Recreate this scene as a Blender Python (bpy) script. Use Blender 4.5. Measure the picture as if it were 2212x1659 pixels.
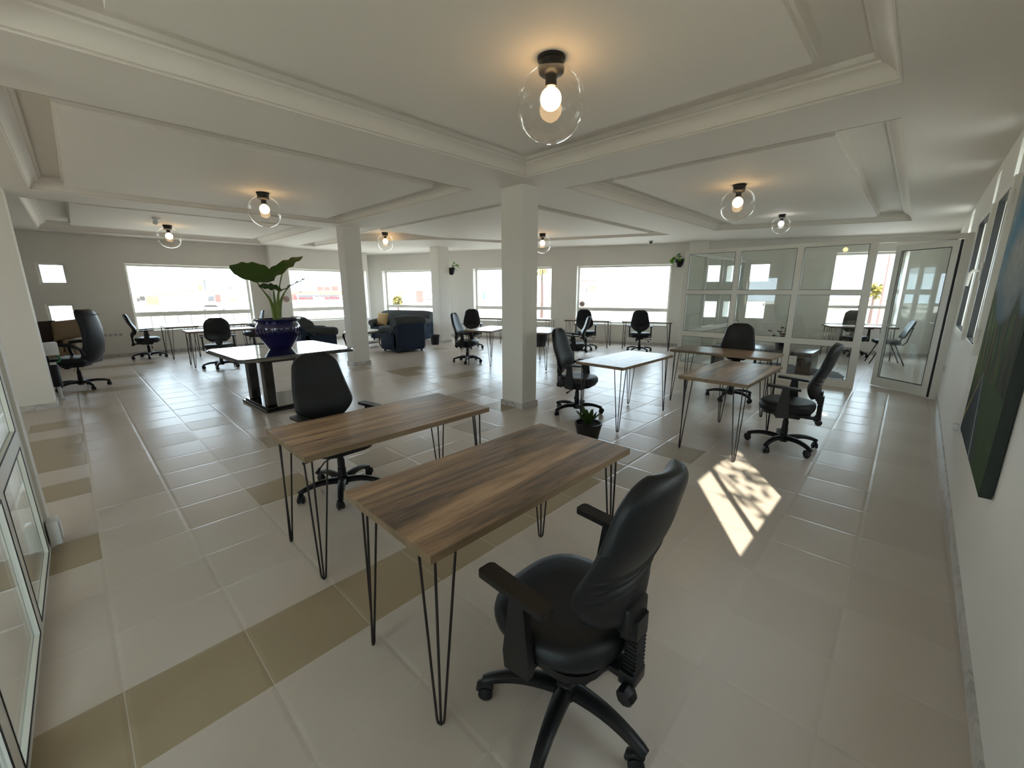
import bpy, bmesh, math, random
from math import sin, cos, pi, radians, sqrt
from mathutils import Vector, Matrix, noise

random.seed(7)
for o in list(bpy.data.objects): bpy.data.objects.remove(o, do_unlink=True)
scn = bpy.context.scene
COL = scn.collection

# ------------------------------------------------------------------ camera
CAMZ = 1.55
F_PX, W_PX = 892.7, 2212.0
pitch, roll, yaw = radians(12.767), radians(-0.09), radians(44.209)
_fw = Vector((0, cos(pitch), -sin(pitch))); _rt = Vector((1, 0, 0)); _up = _rt.cross(_fw)
_rt, _up = cos(roll)*_rt + sin(roll)*_up, -sin(roll)*_rt + cos(roll)*_up
def _w(v): return Vector((sin(yaw)*v.x + cos(yaw)*v.y, -cos(yaw)*v.x + sin(yaw)*v.y, v.z))
RT, UP, FW = _w(_rt), _w(_up), _w(_fw)
cam_d = bpy.data.cameras.new('camera'); cam = bpy.data.objects.new('camera', cam_d); COL.objects.link(cam)
cam_d.sensor_width = 36.0; cam_d.lens = F_PX / W_PX * 36.0; cam_d.clip_start = 0.03; cam_d.clip_end = 500
cam.matrix_world = Matrix(((RT.x, UP.x, -FW.x, 0), (RT.y, UP.y, -FW.y, 0), (RT.z, UP.z, -FW.z, CAMZ), (0, 0, 0, 1)))
scn.camera = cam

# ------------------------------------------------------------------ light and exposure
scn.view_settings.view_transform = 'Standard'; scn.view_settings.look = 'None'
scn.view_settings.gamma = 1.0; scn.view_settings.use_curve_mapping = False
scn.view_settings.exposure = 1.52
world = bpy.data.worlds.new('sky'); scn.world = world; world.use_nodes = True
bg = world.node_tree.nodes['Background']; bg.inputs[0].default_value = (0.73, 0.86, 1.0, 1); bg.inputs[1].default_value = 3.0
sun_d = bpy.data.lights.new('sun', 'SUN'); sun_d.energy = 6.0; sun_d.color = (1.0, 0.90, 0.74); sun_d.angle = radians(0.6)
sun = bpy.data.objects.new('sun', sun_d); COL.objects.link(sun)
SUN_TRAVEL = Vector((0.833, 0.552, -math.tan(radians(34.0)))).normalized()
sun.rotation_euler = SUN_TRAVEL.to_track_quat('-Z', 'Y').to_euler()

CP = Vector((10.727, 6.922, 0)); CD = Vector((0.381, -0.925, 0)).normalized(); CN = Vector((-CD.y, CD.x, 0))   # back wall line, CN points outdoors
if CN.x < 0: CN = -CN
def portal(center, xdir, w, h, normal_in):
    d = bpy.data.lights.new('window_daylight', 'AREA'); d.shape = 'RECTANGLE'; d.size = w; d.size_y = h
    d.cycles.is_portal = True
    o = bpy.data.objects.new('window_daylight', d); COL.objects.link(o)
    z = -normal_in.normalized(); x = xdir.normalized(); y = z.cross(x)
    o.matrix_world = Matrix(((x.x, y.x, z.x, center.x), (x.y, y.y, z.y, center.y), (x.z, y.z, z.z, center.z), (0, 0, 0, 1)))

# ------------------------------------------------------------------ materials
def mat(name, color, rough=0.5, metal=0.0, spec=0.5, noise_amt=0.0, noise_scale=8.0, bump=0.0, bump_scale=40.0, emis=None, estr=0.0, coat=0.0):
    m = bpy.data.materials.new(name); m.use_nodes = True; nt = m.node_tree
    b = nt.nodes['Principled BSDF']; c = (*color, 1)
    b.inputs['Base Color'].default_value = c; b.inputs['Roughness'].default_value = rough
    b.inputs['Metallic'].default_value = metal; b.inputs['Specular IOR Level'].default_value = spec
    b.inputs['Coat Weight'].default_value = coat
    if emis: b.inputs['Emission Color'].default_value = (*emis, 1); b.inputs['Emission Strength'].default_value = estr
    tc = nt.nodes.new('ShaderNodeTexCoord')
    if noise_amt > 0:
        n = nt.nodes.new('ShaderNodeTexNoise'); n.inputs['Scale'].default_value = noise_scale; n.inputs['Detail'].default_value = 5
        nt.links.new(tc.outputs['Object'], n.inputs['Vector'])
        mx = nt.nodes.new('ShaderNodeMix'); mx.data_type = 'RGBA'
        mx.inputs[6].default_value = (*[v*(1-noise_amt) for v in color], 1); mx.inputs[7].default_value = (*[min(1, v*(1+noise_amt)) for v in color], 1)
        nt.links.new(n.outputs['Fac'], mx.inputs[0]); nt.links.new(mx.outputs[2], b.inputs['Base Color'])
    if bump > 0:
        n2 = nt.nodes.new('ShaderNodeTexNoise'); n2.inputs['Scale'].default_value = bump_scale; n2.inputs['Detail'].default_value = 4
        nt.links.new(tc.outputs['Object'], n2.inputs['Vector'])
        bp = nt.nodes.new('ShaderNodeBump'); bp.inputs['Strength'].default_value = bump; bp.inputs['Distance'].default_value = 0.01
        nt.links.new(n2.outputs['Fac'], bp.inputs['Height']); nt.links.new(bp.outputs['Normal'], b.inputs['Normal'])
    return m

def thin_glass(name, base=0.05, tint=(0.96, 0.99, 0.98), rough=0.0, power=5.0):
    m = bpy.data.materials.new(name); m.use_nodes = True; nt = m.node_tree; nt.nodes.clear()
    out = nt.nodes.new('ShaderNodeOutputMaterial'); mix = nt.nodes.new('ShaderNodeMixShader')
    tr = nt.nodes.new('ShaderNodeBsdfTransparent'); tr.inputs[0].default_value = (*tint, 1)
    gl = nt.nodes.new('ShaderNodeBsdfGlossy'); gl.inputs[0].default_value = (1, 1, 1, 1); gl.inputs['Roughness'].default_value = rough
    lw = nt.nodes.new('ShaderNodeLayerWeight'); lw.inputs[0].default_value = 0.5
    pw = nt.nodes.new('ShaderNodeMath'); pw.operation = 'POWER'; pw.inputs[1].default_value = power
    ml = nt.nodes.new('ShaderNodeMath'); ml.operation = 'MULTIPLY_ADD'; ml.inputs[1].default_value = 1-base; ml.inputs[2].default_value = base
    nt.links.new(lw.outputs['Facing'], pw.inputs[0]); nt.links.new(pw.outputs[0], ml.inputs[0]); nt.links.new(ml.outputs[0], mix.inputs[0])
    nt.links.new(tr.outputs[0], mix.inputs[1]); nt.links.new(gl.outputs[0], mix.inputs[2]); nt.links.new(mix.outputs[0], out.inputs[0])
    return m

def wood_mat(name, pal, rough=0.3, sx=1.2, sy=14.0, knots=True):
    m = bpy.data.materials.new(name); m.use_nodes = True; nt = m.node_tree; b = nt.nodes['Principled BSDF']
    b.inputs['Roughness'].default_value = rough; b.inputs['Specular IOR Level'].default_value = 0.5
    tc = nt.nodes.new('ShaderNodeTexCoord'); oi = nt.nodes.new('ShaderNodeObjectInfo')
    mp = nt.nodes.new('ShaderNodeMapping'); mp.inputs['Scale'].default_value = (sx, sy, sy)
    ad = nt.nodes.new('ShaderNodeVectorMath'); ad.operation = 'ADD'
    sc = nt.nodes.new('ShaderNodeVectorMath'); sc.operation = 'SCALE'; sc.inputs[0].default_value = (3, 11, 5)
    nt.links.new(oi.outputs['Random'], sc.inputs['Scale'])
    nt.links.new(tc.outputs['Object'], mp.inputs['Vector']); nt.links.new(mp.outputs[0], ad.inputs[0]); nt.links.new(sc.outputs[0], ad.inputs[1])
    n1 = nt.nodes.new('ShaderNodeTexNoise'); n1.inputs['Scale'].default_value = 0.8; n1.inputs['Detail'].default_value = 3; n1.inputs['Distortion'].default_value = 0.9
    n2 = nt.nodes.new('ShaderNodeTexNoise'); n2.inputs['Scale'].default_value = 3.2; n2.inputs['Detail'].default_value = 9; n2.inputs['Roughness'].default_value = 0.75; n2.inputs['Distortion'].default_value = 0.5
    nt.links.new(ad.outputs[0], n1.inputs['Vector']); nt.links.new(ad.outputs[0], n2.inputs['Vector'])
    mx = nt.nodes.new('ShaderNodeMath'); mx.operation = 'MULTIPLY_ADD'; mx.inputs[1].default_value = 0.35
    m1 = nt.nodes.new('ShaderNodeMath'); m1.operation = 'MULTIPLY'; m1.inputs[1].default_value = 0.68
    nt.links.new(n1.outputs['Fac'], m1.inputs[0]); nt.links.new(n2.outputs['Fac'], mx.inputs[0]); nt.links.new(m1.outputs[0], mx.inputs[2])
    cr = nt.nodes.new('ShaderNodeValToRGB'); e = cr.color_ramp.elements
    e[0].position = 0.40; e[0].color = (*pal[0], 1); e[1].position = 0.63; e[1].color = (*pal[-1], 1)
    for i, c in enumerate(pal[1:-1]):
        x = e.new(0.40 + 0.23*(i+1)/(len(pal)-1)); x.color = (*c, 1)
    nt.links.new(mx.outputs[0], cr.inputs[0]); nt.links.new(cr.outputs[0], b.inputs['Base Color'])
    return m

M = {}
M['wall'] = mat('wall_paint', (0.80, 0.765, 0.705), 0.75, bump=0.06, bump_scale=90)
M['ceil'] = mat('ceiling_paint', (0.82, 0.765, 0.69), 0.7)
M['frame'] = mat('white_aluminium', (0.78, 0.75, 0.68), 0.35)
M['gasket'] = mat('black_gasket', (0.01, 0.01, 0.01), 0.5)
M['glass'] = thin_glass('window_glass', 0.04)
M['pglass'] = thin_glass('partition_glass', 0.045, (0.95, 0.98, 0.97))
M['globe'] = thin_glass('globe_glass', 0.03, (0.985, 0.98, 0.97), power=3.2)
M['black'] = mat('black_plastic', (0.007, 0.007, 0.008), 0.4, spec=0.35)
M['leather'] = mat('black_leatherette', (0.008, 0.009, 0.011), 0.45, spec=0.35, bump=0.10, bump_scale=220)
M['metal'] = mat('black_steel', (0.012, 0.008, 0.008), 0.35)
M['chrome'] = mat('chrome', (0.6, 0.6, 0.6), 0.2, metal=1)
M['wood'] = wood_mat('walnut_laminate', [(0.075, 0.05, 0.036), (0.165, 0.108, 0.07), (0.30, 0.188, 0.11), (0.46, 0.30, 0.18)], 0.29)
M['edge'] = wood_mat('laminate_edge', [(0.14, 0.09, 0.05), (0.25, 0.17, 0.10)], 0.4)
M['brown'] = mat('dark_brown_veneer', (0.06, 0.028, 0.02), 0.25, noise_amt=0.3)
M['marble_black'] = mat('black_marble', (0.03, 0.032, 0.032), 0.10, spec=0.9, coat=1.0, noise_amt=0.4, noise_scale=5)
M['blacklacquer'] = mat('black_lacquer', (0.006, 0.006, 0.006), 0.15, coat=0.3)
M['denim'] = mat('blue_upholstery', (0.009, 0.020, 0.044), 0.9, noise_amt=0.25, noise_scale=30, bump=0.3, bump_scale=300)
M['beige'] = mat('beige_fabric', (0.42, 0.28, 0.13), 0.9, bump=0.2, bump_scale=200)
M['tan'] = mat('tan_fabric', (0.26, 0.19, 0.12), 0.9, noise_amt=0.1, bump=0.2, bump_scale=150)
M['darkbrown'] = mat('dark_brown_fabric', (0.03, 0.02, 0.015), 0.9, bump=0.2, bump_scale=150)
M['pot'] = mat('cobalt_glaze', (0.006, 0.006, 0.06), 0.08, spec=0.7, coat=0.6, noise_amt=0.5, noise_scale=14)
M['soil'] = mat('soil', (0.02, 0.013, 0.008), 0.95)
M['leaf'] = mat('leaf_green', (0.045, 0.10, 0.012), 0.4, noise_amt=0.3, noise_scale=9)
M['leaf2'] = mat('leaf_bright', (0.12, 0.28, 0.03), 0.4, noise_amt=0.35, noise_scale=20)
M['leafpale'] = mat('leaf_pale', (0.18, 0.24, 0.13), 0.45, noise_amt=0.2)
M['stem'] = mat('stem_green', (0.12, 0.17, 0.025), 0.4)
M['redleaf'] = mat('red_petals', (0.17, 0.05, 0.05), 0.7, noise_amt=0.4, noise_scale=30)
M['plastic_white'] = mat('white_plastic', (0.72, 0.72, 0.70), 0.35)
M['red'] = mat('sign_red', (0.45, 0.05, 0.05), 0.5)
M['grey'] = mat('pale_grey', (0.42, 0.41, 0.38), 0.6)
M['hide'] = mat('black_hide', (0.012, 0.011, 0.012), 0.75, noise_amt=0.6, noise_scale=6)
M['green'] = mat('green_tube', (0.02, 0.16, 0.06), 0.4)
def _trans(m, amt, col):
    nt = m.node_tree; b = nt.nodes['Principled BSDF']; out = [n for n in nt.nodes if n.type == 'OUTPUT_MATERIAL'][0]
    t = nt.nodes.new('ShaderNodeBsdfTranslucent'); t.inputs[0].default_value = (*col, 1); mx = nt.nodes.new('ShaderNodeMixShader'); mx.inputs[0].default_value = amt
    nt.links.new(b.outputs[0], mx.inputs[1]); nt.links.new(t.outputs[0], mx.inputs[2]); nt.links.new(mx.outputs[0], out.inputs[0])
_trans(M['leaf'], 0.45, (0.10, 0.22, 0.015)); _trans(M['leaf2'], 0.5, (0.25, 0.55, 0.05)); _trans(M['leafpale'], 0.3, (0.2, 0.28, 0.1))
def _cloth():
    m = mat('floral_cover', (0.03, 0.036, 0.04), 0.85, bump=0.3, bump_scale=250); nt = m.node_tree; b = nt.nodes['Principled BSDF']
    tc = nt.nodes.new('ShaderNodeTexCoord'); v = nt.nodes.new('ShaderNodeTexVoronoi'); v.feature = 'DISTANCE_TO_EDGE'; v.inputs['Scale'].default_value = 13
    n = nt.nodes.new('ShaderNodeTexNoise'); n.inputs['Scale'].default_value = 7; n.inputs['Detail'].default_value = 4
    vm = nt.nodes.new('ShaderNodeVectorMath'); vm.operation = 'ADD'
    nt.links.new(tc.outputs['Object'], n.inputs['Vector']); nt.links.new(tc.outputs['Object'], vm.inputs[0]); nt.links.new(n.outputs['Color'], vm.inputs[1])
    nt.links.new(vm.outputs[0], v.inputs['Vector'])
    cr = nt.nodes.new('ShaderNodeValToRGB'); e = cr.color_ramp.elements
    e[0].position = 0.012; e[0].color = (0.10, 0.095, 0.07, 1); e[1].position = 0.05; e[1].color = (0.028, 0.034, 0.038, 1)
    nt.links.new(v.outputs['Distance'], cr.inputs[0]); nt.links.new(cr.outputs[0], b.inputs['Base Color'])
    return m
M['cloth'] = _cloth()
def _marble():
    m = mat('veined_marble', (0.62, 0.60, 0.57), 0.3); nt = m.node_tree; b = nt.nodes['Principled BSDF']
    tc = nt.nodes.new('ShaderNodeTexCoord'); n = nt.nodes.new('ShaderNodeTexNoise'); n.inputs['Scale'].default_value = 5; n.inputs['Detail'].default_value = 6; n.inputs['Distortion'].default_value = 2.2
    nt.links.new(tc.outputs['Object'], n.inputs['Vector'])
    cr = nt.nodes.new('ShaderNodeValToRGB'); e = cr.color_ramp.elements
    e[0].position = 0.36; e[0].color = (0.40, 0.39, 0.38, 1); e[1].position = 0.54; e[1].color = (0.60, 0.57, 0.53, 1)
    nt.links.new(n.outputs['Fac'], cr.inputs[0]); nt.links.new(cr.outputs[0], b.inputs['Base Color'])
    return m
M['marble'] = _marble()
TX, TY, TX0, TY0, TROT = 0.419, 0.4065, -0.122, 2.033, radians(1.0)
def _tile(name, c1, c2, rough):
    m = mat(name, c1, rough); nt = m.node_tree; b = nt.nodes['Principled BSDF']
    tc = nt.nodes.new('ShaderNodeTexCoord')
    sub = nt.nodes.new('ShaderNodeVectorMath'); sub.operation = 'DIVIDE'; sub.inputs[1].default_value = (TX, TY, 1)
    fl = nt.nodes.new('ShaderNodeVectorMath'); fl.operation = 'FLOOR'
    fr = nt.nodes.new('ShaderNodeVectorMath'); fr.operation = 'FRACTION'
    nt.links.new(tc.outputs['Object'], sub.inputs[0]); nt.links.new(sub.outputs[0], fl.inputs[0]); nt.links.new(sub.outputs[0], fr.inputs[0])
    wn = nt.nodes.new('ShaderNodeTexWhiteNoise'); wn.noise_dimensions = '2D'; nt.links.new(fl.outputs[0], wn.inputs['Vector'])
    n = nt.nodes.new('ShaderNodeTexNoise'); n.inputs['Scale'].default_value = 3.5; n.inputs['Detail'].default_value = 5
    nt.links.new(tc.outputs['Object'], n.inputs['Vector'])
    av = nt.nodes.new('ShaderNodeMath'); av.operation = 'MULTIPLY_ADD'; av.inputs[1].default_value = 0.5
    hv = nt.nodes.new('ShaderNodeMath'); hv.operation = 'MULTIPLY'; hv.inputs[1].default_value = 0.5
    nt.links.new(n.outputs['Fac'], hv.inputs[0]); nt.links.new(wn.outputs['Value'], av.inputs[0]); nt.links.new(hv.outputs[0], av.inputs[2])
    mx = nt.nodes.new('ShaderNodeMix'); mx.data_type = 'RGBA'; mx.inputs[6].default_value = (*c1, 1); mx.inputs[7].default_value = (*c2, 1)
    nt.links.new(av.outputs[0], mx.inputs[0])
    # grout mask: distance of the fraction to the nearest tile edge
    sx = nt.nodes.new('ShaderNodeSeparateXYZ'); nt.links.new(fr.outputs[0], sx.inputs[0])
    def edge(o):
        a = nt.nodes.new('ShaderNodeMath'); a.operation = 'SUBTRACT'; a.inputs[1].default_value = 0.5; nt.links.new(o, a.inputs[0])
        c = nt.nodes.new('ShaderNodeMath'); c.operation = 'ABSOLUTE'; nt.links.new(a.outputs[0], c.inputs[0]); return c.outputs[0]
    mxx = nt.nodes.new('ShaderNodeMath'); mxx.operation = 'MAXIMUM'; nt.links.new(edge(sx.outputs[0]), mxx.inputs[0]); nt.links.new(edge(sx.outputs[1]), mxx.inputs[1])
    gt = nt.nodes.new('ShaderNodeMath'); gt.operation = 'GREATER_THAN'; gt.inputs[1].default_value = 0.4965; nt.links.new(mxx.outputs[0], gt.inputs[0])
    mg = nt.nodes.new('ShaderNodeMix'); mg.data_type = 'RGBA'; mg.inputs[7].default_value = (0.55, 0.51, 0.45, 1)
    nt.links.new(gt.outputs[0], mg.inputs[0]); nt.links.new(mx.outputs[2], mg.inputs[6]); nt.links.new(mg.outputs[2], b.inputs['Base Color'])
    # slight tilt of every tile and pillowed edges
    mr = nt.nodes.new('ShaderNodeMapRange'); mr.inputs[1].default_value = 0.46; mr.inputs[2].default_value = 0.5; mr.inputs[3].default_value = 1; mr.inputs[4].default_value = 0
    nt.links.new(mxx.outputs[0], mr.inputs[0])
    bp = nt.nodes.new('ShaderNodeBump'); bp.inputs['Strength'].default_value = 0.55; bp.inputs['Distance'].default_value = 0.003
    nt.links.new(mr.outputs[0], bp.inputs['Height'])
    bp2 = nt.nodes.new('ShaderNodeBump'); bp2.inputs['Strength'].default_value = 0.12; bp2.inputs['Distance'].default_value = 0.006
    nt.links.new(n.outputs['Fac'], bp2.inputs['Height']); nt.links.new(bp.outputs[0], bp2.inputs['Normal'])
    tilt = nt.nodes.new('ShaderNodeVectorMath'); tilt.operation = 'MULTIPLY_ADD'; tilt.inputs[1].default_value = (0.032, 0.032, 0); tilt.inputs[2].default_value = (-0.016, -0.016, 0)
    nt.links.new(wn.outputs['Color'], tilt.inputs[0])
    add = nt.nodes.new('ShaderNodeVectorMath'); add.operation = 'ADD'; nt.links.new(bp2.outputs[0], add.inputs[0]); nt.links.new(tilt.outputs[0], add.inputs[1])
    nz = nt.nodes.new('ShaderNodeVectorMath'); nz.operation = 'NORMALIZE'; nt.links.new(add.outputs[0], nz.inputs[0])
    nt.links.new(nz.outputs[0], b.inputs['Normal'])
    return m
M['tile'] = _tile('cream_floor_tile', (0.53, 0.455, 0.395), (0.61, 0.535, 0.47), 0.29)
M['tiletan'] = _tile('tan_floor_tile', (0.33, 0.26, 0.165), (0.38, 0.30, 0.195), 0.28)
M['tilemid'] = _tile('beige_floor_tile', (0.38, 0.325, 0.26), (0.43, 0.37, 0.30), 0.27)

# ------------------------------------------------------------------ mesh helpers
def B(): return bmesh.new()
def obj(name, bm, m, parent=None, smooth=35, loc=None):
    me = bpy.data.meshes.new(name)
    bmesh.ops.recalc_face_normals(bm, faces=bm.faces)
    bm.to_mesh(me); bm.free()
    for mm in (m if isinstance(m, (list, tuple)) else [m]): me.materials.append(mm)
    if smooth:
        me.shade_smooth()
        try: me.set_sharp_from_angle(angle=radians(smooth))
        except Exception: pass
    o = bpy.data.objects.new(name, me); COL.objects.link(o)
    if parent: o.parent = parent
    if loc: o.location = loc
    return o
def tag(o, label=None, cat=None, group=None, kind=None):
    if label: o['label'] = label
    if cat: o['category'] = cat
    if group: o['group'] = group
    if kind: o['kind'] = kind
    return o
def thing(name, loc=(0, 0, 0), rz=0.0, label=None, cat=None, group=None, kind=None):
    o = bpy.data.objects.new(name, None); COL.objects.link(o); o.location = loc; o.rotation_euler = (0, 0, rz); o.empty_display_size = 0.1
    return tag(o, label, cat, group, kind)
def dup(root, loc=None, rz=None, label=None, group=None):
    def cp(o, par):
        c = o.copy(); COL.objects.link(c)
        if par: c.parent = par
        for ch in list(kids.get(o.name, [])): cp(ch, c)
        return c
    kids = {}
    for o in bpy.data.objects:
        if o.parent: kids.setdefault(o.parent.name, []).append(o)
    r = cp(root, None)
    if loc is not None: r.location = loc
    if rz is not None: r.rotation_euler = (0, 0, rz)
    if label: r['label'] = label
    if group: r['group'] = group
    return r
def geo_new(bm, fn):
    n0 = set(bm.verts); fn(); return [v for v in bm.verts if v not in n0]
def box(bm, x0, x1, y0, y1, z0, z1, bev=0.0, seg=2, mx=None):
    r = bmesh.ops.create_cube(bm, size=1.0); vs = r['verts']
    for v in vs: v.co = Vector(((x0+x1)/2 + v.co.x*(x1-x0), (y0+y1)/2 + v.co.y*(y1-y0), (z0+z1)/2 + v.co.z*(z1-z0)))
    if bev > 0:
        es = list({e for v in vs for e in v.link_edges})
        rr = bmesh.ops.bevel(bm, geom=es, offset=bev, segments=seg, profile=0.5, affect='EDGES')
        vs = list({v for f in rr['faces'] for v in f.verts} | {v for v in vs if v.is_valid})
    if mx is not None:
        for v in vs: v.co = mx @ v.co
    return vs
def prism(bm, poly, z0, z1):
    a = [bm.verts.new((p[0], p[1], z0)) for p in poly]; b = [bm.verts.new((p[0], p[1], z1)) for p in poly]
    n = len(poly); bm.faces.new(a[::-1]); bm.faces.new(b)
    for i in range(n): bm.faces.new((a[i], a[(i+1) % n], b[(i+1) % n], b[i]))
    return a + b
def lathe(bm, prof, seg=32, center=(0, 0, 0), mx=None):
    rings = []
    for r, z in prof:
        if r < 1e-6: rings.append([bm.verts.new((center[0], center[1], center[2]+z))])
        else: rings.append([bm.verts.new((center[0]+r*cos(2*pi*i/seg), center[1]+r*sin(2*pi*i/seg), center[2]+z)) for i in range(seg)])
    for a, b in zip(rings, rings[1:]):
        if len(a) == 1 and len(b) == 1: continue
        for i in range(seg):
            j = (i+1) % seg
            if len(a) == 1: bm.faces.new((a[0], b[j], b[i]))
            elif len(b) == 1: bm.faces.new((a[i], a[j], b[0]))
            else: bm.faces.new((a[i], a[j], b[j], b[i]))
    vs = [v for r in rings for v in r]
    if mx is not None:
        for v in vs: v.co = mx @ v.co
    return vs
def tube(bm, pts, rad, seg=8, cap=True, flat=1.0):
    pts = [Vector(p) for p in pts]; n = len(pts)
    rads = rad if isinstance(rad, (list, tuple)) else [rad]*n
    t0 = (pts[1]-pts[0]).normalized(); up = Vector((0, 0, 1)) if abs(t0.z) < 0.9 else Vector((1, 0, 0))
    side = t0.cross(up).normalized(); rings = []
    for i, p in enumerate(pts):
        t = ((pts[i+1]-p).normalized() if i < n-1 else Vector()) + ((p-pts[i-1]).normalized() if i > 0 else Vector())
        if t.length < 1e-6: t = Vector((0, 0, 1))
        t.normalize(); side = (side - t*side.dot(t)).normalized(); u = side.cross(t)
        rings.append([bm.verts.new(p + (side*cos(2*pi*k/seg) + u*sin(2*pi*k/seg)*flat)*rads[i]) for k in range(seg)])
    for a, b in zip(rings, rings[1:]):
        for k in range(seg): bm.faces.new((a[k], a[(k+1) % seg], b[(k+1) % seg], b[k]))
    if cap: bm.faces.new(rings[0][::-1]); bm.faces.new(rings[-1])
    return [v for r in rings for v in r]
def sweep_box(bm, pts, ws, hs):
    """rectangular section along a path; ws sideways, hs vertical-ish"""
    pts = [Vector(p) for p in pts]; rings = []
    for i, p in enumerate(pts):
        t = (pts[min(i+1, len(pts)-1)] - pts[max(i-1, 0)]).normalized()
        side = t.cross(Vector((0, 0, 1)))
        side = side.normalized() if side.length > 1e-4 else Vector((1, 0, 0)); u = side.cross(t)
        w, h = ws[i]/2, hs[i]/2
        sec = [(-w, -h*0.6), (-w*0.6, -h), (w*0.6, -h), (w, -h*0.6), (w, h*0.5), (w*0.5, h), (-w*0.5, h), (-w, h*0.5)]
        rings.append([bm.verts.new(p + side*a + u*b) for a, b in sec])
    for a, b in zip(rings, rings[1:]):
        for k in range(8): bm.faces.new((a[k], a[(k+1) % 8], b[(k+1) % 8], b[k]))
    bm.faces.new(rings[0][::-1]); bm.faces.new(rings[-1])
def rounded(w, h, r, n=6):
    pts = []
    for cx, cy, a0 in ((w/2-r, h/2-r, 0), (-w/2+r, h/2-r, 90), (-w/2+r, -h/2+r, 180), (w/2-r, -h/2+r, 270)):
        for i in range(n+1):
            a = radians(a0 + 90*i/n); pts.append((cx+r*cos(a), cy+r*sin(a)))
    return pts
def pillow(bm, w, h, t, mx, nx=14, ny=14, pin=0.06):
    g = {}
    for s in (1, -1):
        for i in range(nx+1):
            for j in range(ny+1):
                u = -1+2*i/nx; v = -1+2*j/ny
                if s == -1 and (i in (0, nx) or j in (0, ny)): g[s, i, j] = g[1, i, j]; continue
                k = (1-abs(u)**2.6)*(1-abs(v)**2.6); ex = 1 - pin*(1-u*u)*abs(v)**3 ; ey = 1 - pin*(1-v*v)*abs(u)**3
                g[s, i, j] = bm.verts.new(mx @ Vector((u*w/2*ey, v*h/2*ex, s*t/2*k**0.5)))
    for s in (1, -1):
        for i in range(nx):
            for j in range(ny):
                q = (g[s, i, j], g[s, i+1, j], g[s, i+1, j+1], g[s, i, j+1])
                try: bm.faces.new(q if s == 1 else q[::-1])
                except ValueError: pass
def T(x=0, y=0, z=0, rx=0, ry=0, rz=0):
    return Matrix.Translation((x, y, z)) @ Matrix.Rotation(rz, 4, 'Z') @ Matrix.Rotation(ry, 4, 'Y') @ Matrix.Rotation(rx, 4, 'X')

# ------------------------------------------------------------------ walls
def frame_mx(P, D, N):          # s along D, n along N (outward), z up
    return Matrix(((D.x, N.x, 0, P.x), (D.y, N.y, 0, P.y), (0, 0, 1, 0), (0, 0, 0, 1)))
def wall(name, P, D, N, s0, s1, z0, z1, holes, th=0.3, m=None):
    mx = frame_mx(P, D, N); bm = B()
    ss = sorted({s0, s1} | {h[0] for h in holes} | {h[1] for h in holes}); zs = sorted({z0, z1} | {h[2] for h in holes} | {h[3] for h in holes})
    vc = {}
    def V(s, n, z):
        k = (round(s, 4), round(n, 4), round(z, 4))
        if k not in vc: vc[k] = bm.verts.new(mx @ Vector((s, n, z)))
        return vc[k]
    def solid(i, j):
        if i < 0 or j < 0 or i >= len(ss)-1 or j >= len(zs)-1: return False
        a, b = (ss[i]+ss[i+1])/2, (zs[j]+zs[j+1])/2
        return not any(h[0] < a < h[1] and h[2] < b < h[3] for h in holes)
    for i in range(len(ss)-1):
        for j in range(len(zs)-1):
            if not solid(i, j): continue
            a, b, c, d = ss[i], ss[i+1], zs[j], zs[j+1]
            bm.faces.new((V(a, 0, c), V(a, 0, d), V(b, 0, d), V(b, 0, c))); bm.faces.new((V(a, th, c), V(b, th, c), V(b, th, d), V(a, th, d)))
            if not solid(i-1, j): bm.faces.new((V(a, 0, c), V(a, th, c), V(a, th, d), V(a, 0, d)))
            if not solid(i+1, j): bm.faces.new((V(b, 0, c), V(b, 0, d), V(b, th, d), V(b, th, c)))
            if not solid(i, j-1): bm.faces.new((V(a, 0, c), V(b, 0, c), V(b, th, c), V(a, th, c)))
            if not solid(i, j+1): bm.faces.new((V(a, 0, d), V(a, th, d), V(b, th, d), V(b, 0, d)))
    return tag(obj(name, bm, m or M['wall'], smooth=0), kind='structure')
nwin = [0]
def window(P, D, N, h, th=0.3, rail=None, inset=0.2, fw=0.05, portal_on=True, handle=False):
    nwin[0] += 1; mx = frame_mx(P, D, N); a, b, c, d = h
    t = thing('window_%d' % nwin[0], kind='structure'); bm = B(); y0, y1 = inset, inset+0.05
    for q in ((a, a+fw, c, d), (b-fw, b, c, d), (a+fw, b-fw, c, c+fw), (a+fw, b-fw, d-fw, d)): box(bm, q[0], q[1], y0, y1, q[2], q[3], mx=mx)
    if rail: box(bm, a+fw, b-fw, y0-0.01, y1, rail[0], rail[1], mx=mx)
    obj('window_frame', bm, M['frame'], t, smooth=0)
    bm = B(); box(bm, a+fw, b-fw, y0+0.022, y0+0.028, c+fw, d-fw, mx=mx); obj('pane', bm, M['glass'], t, smooth=0)
    if portal_on: portal(mx @ Vector(((a+b)/2, th+0.02, (c+d)/2)), D, b-a, d-c, -N)
    return t
SOF, SLAB, PAN = 2.79, 2.95, 2.825
X1, Y1 = Vector((1, 0, 0)), Vector((0, 1, 0))
# left wall (plane Y = 13.72)
LP = Vector((0, 13.72, 0)); LH = [(0.89, 3.47, 0.58, 2.19), (4.53, 6.98, 0.62, 2.20), (-0.52, -0.08, 1.69, 2.15), (-0.52, -0.08, 0.81, 1.27)]
wall('wall_left', LP, X1, Y1, -4.0, 7.05, 0, SOF+0.1, LH)
window(LP, X1, Y1, LH[0], rail=(0.92, 1.03)); window(LP, X1, Y1, LH[1], rail=(0.92, 1.03))
window(LP, X1, Y1, LH[2], inset=0.05, fw=0.045); window(LP, X1, Y1, LH[3], inset=0.05, fw=0.045)
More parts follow.
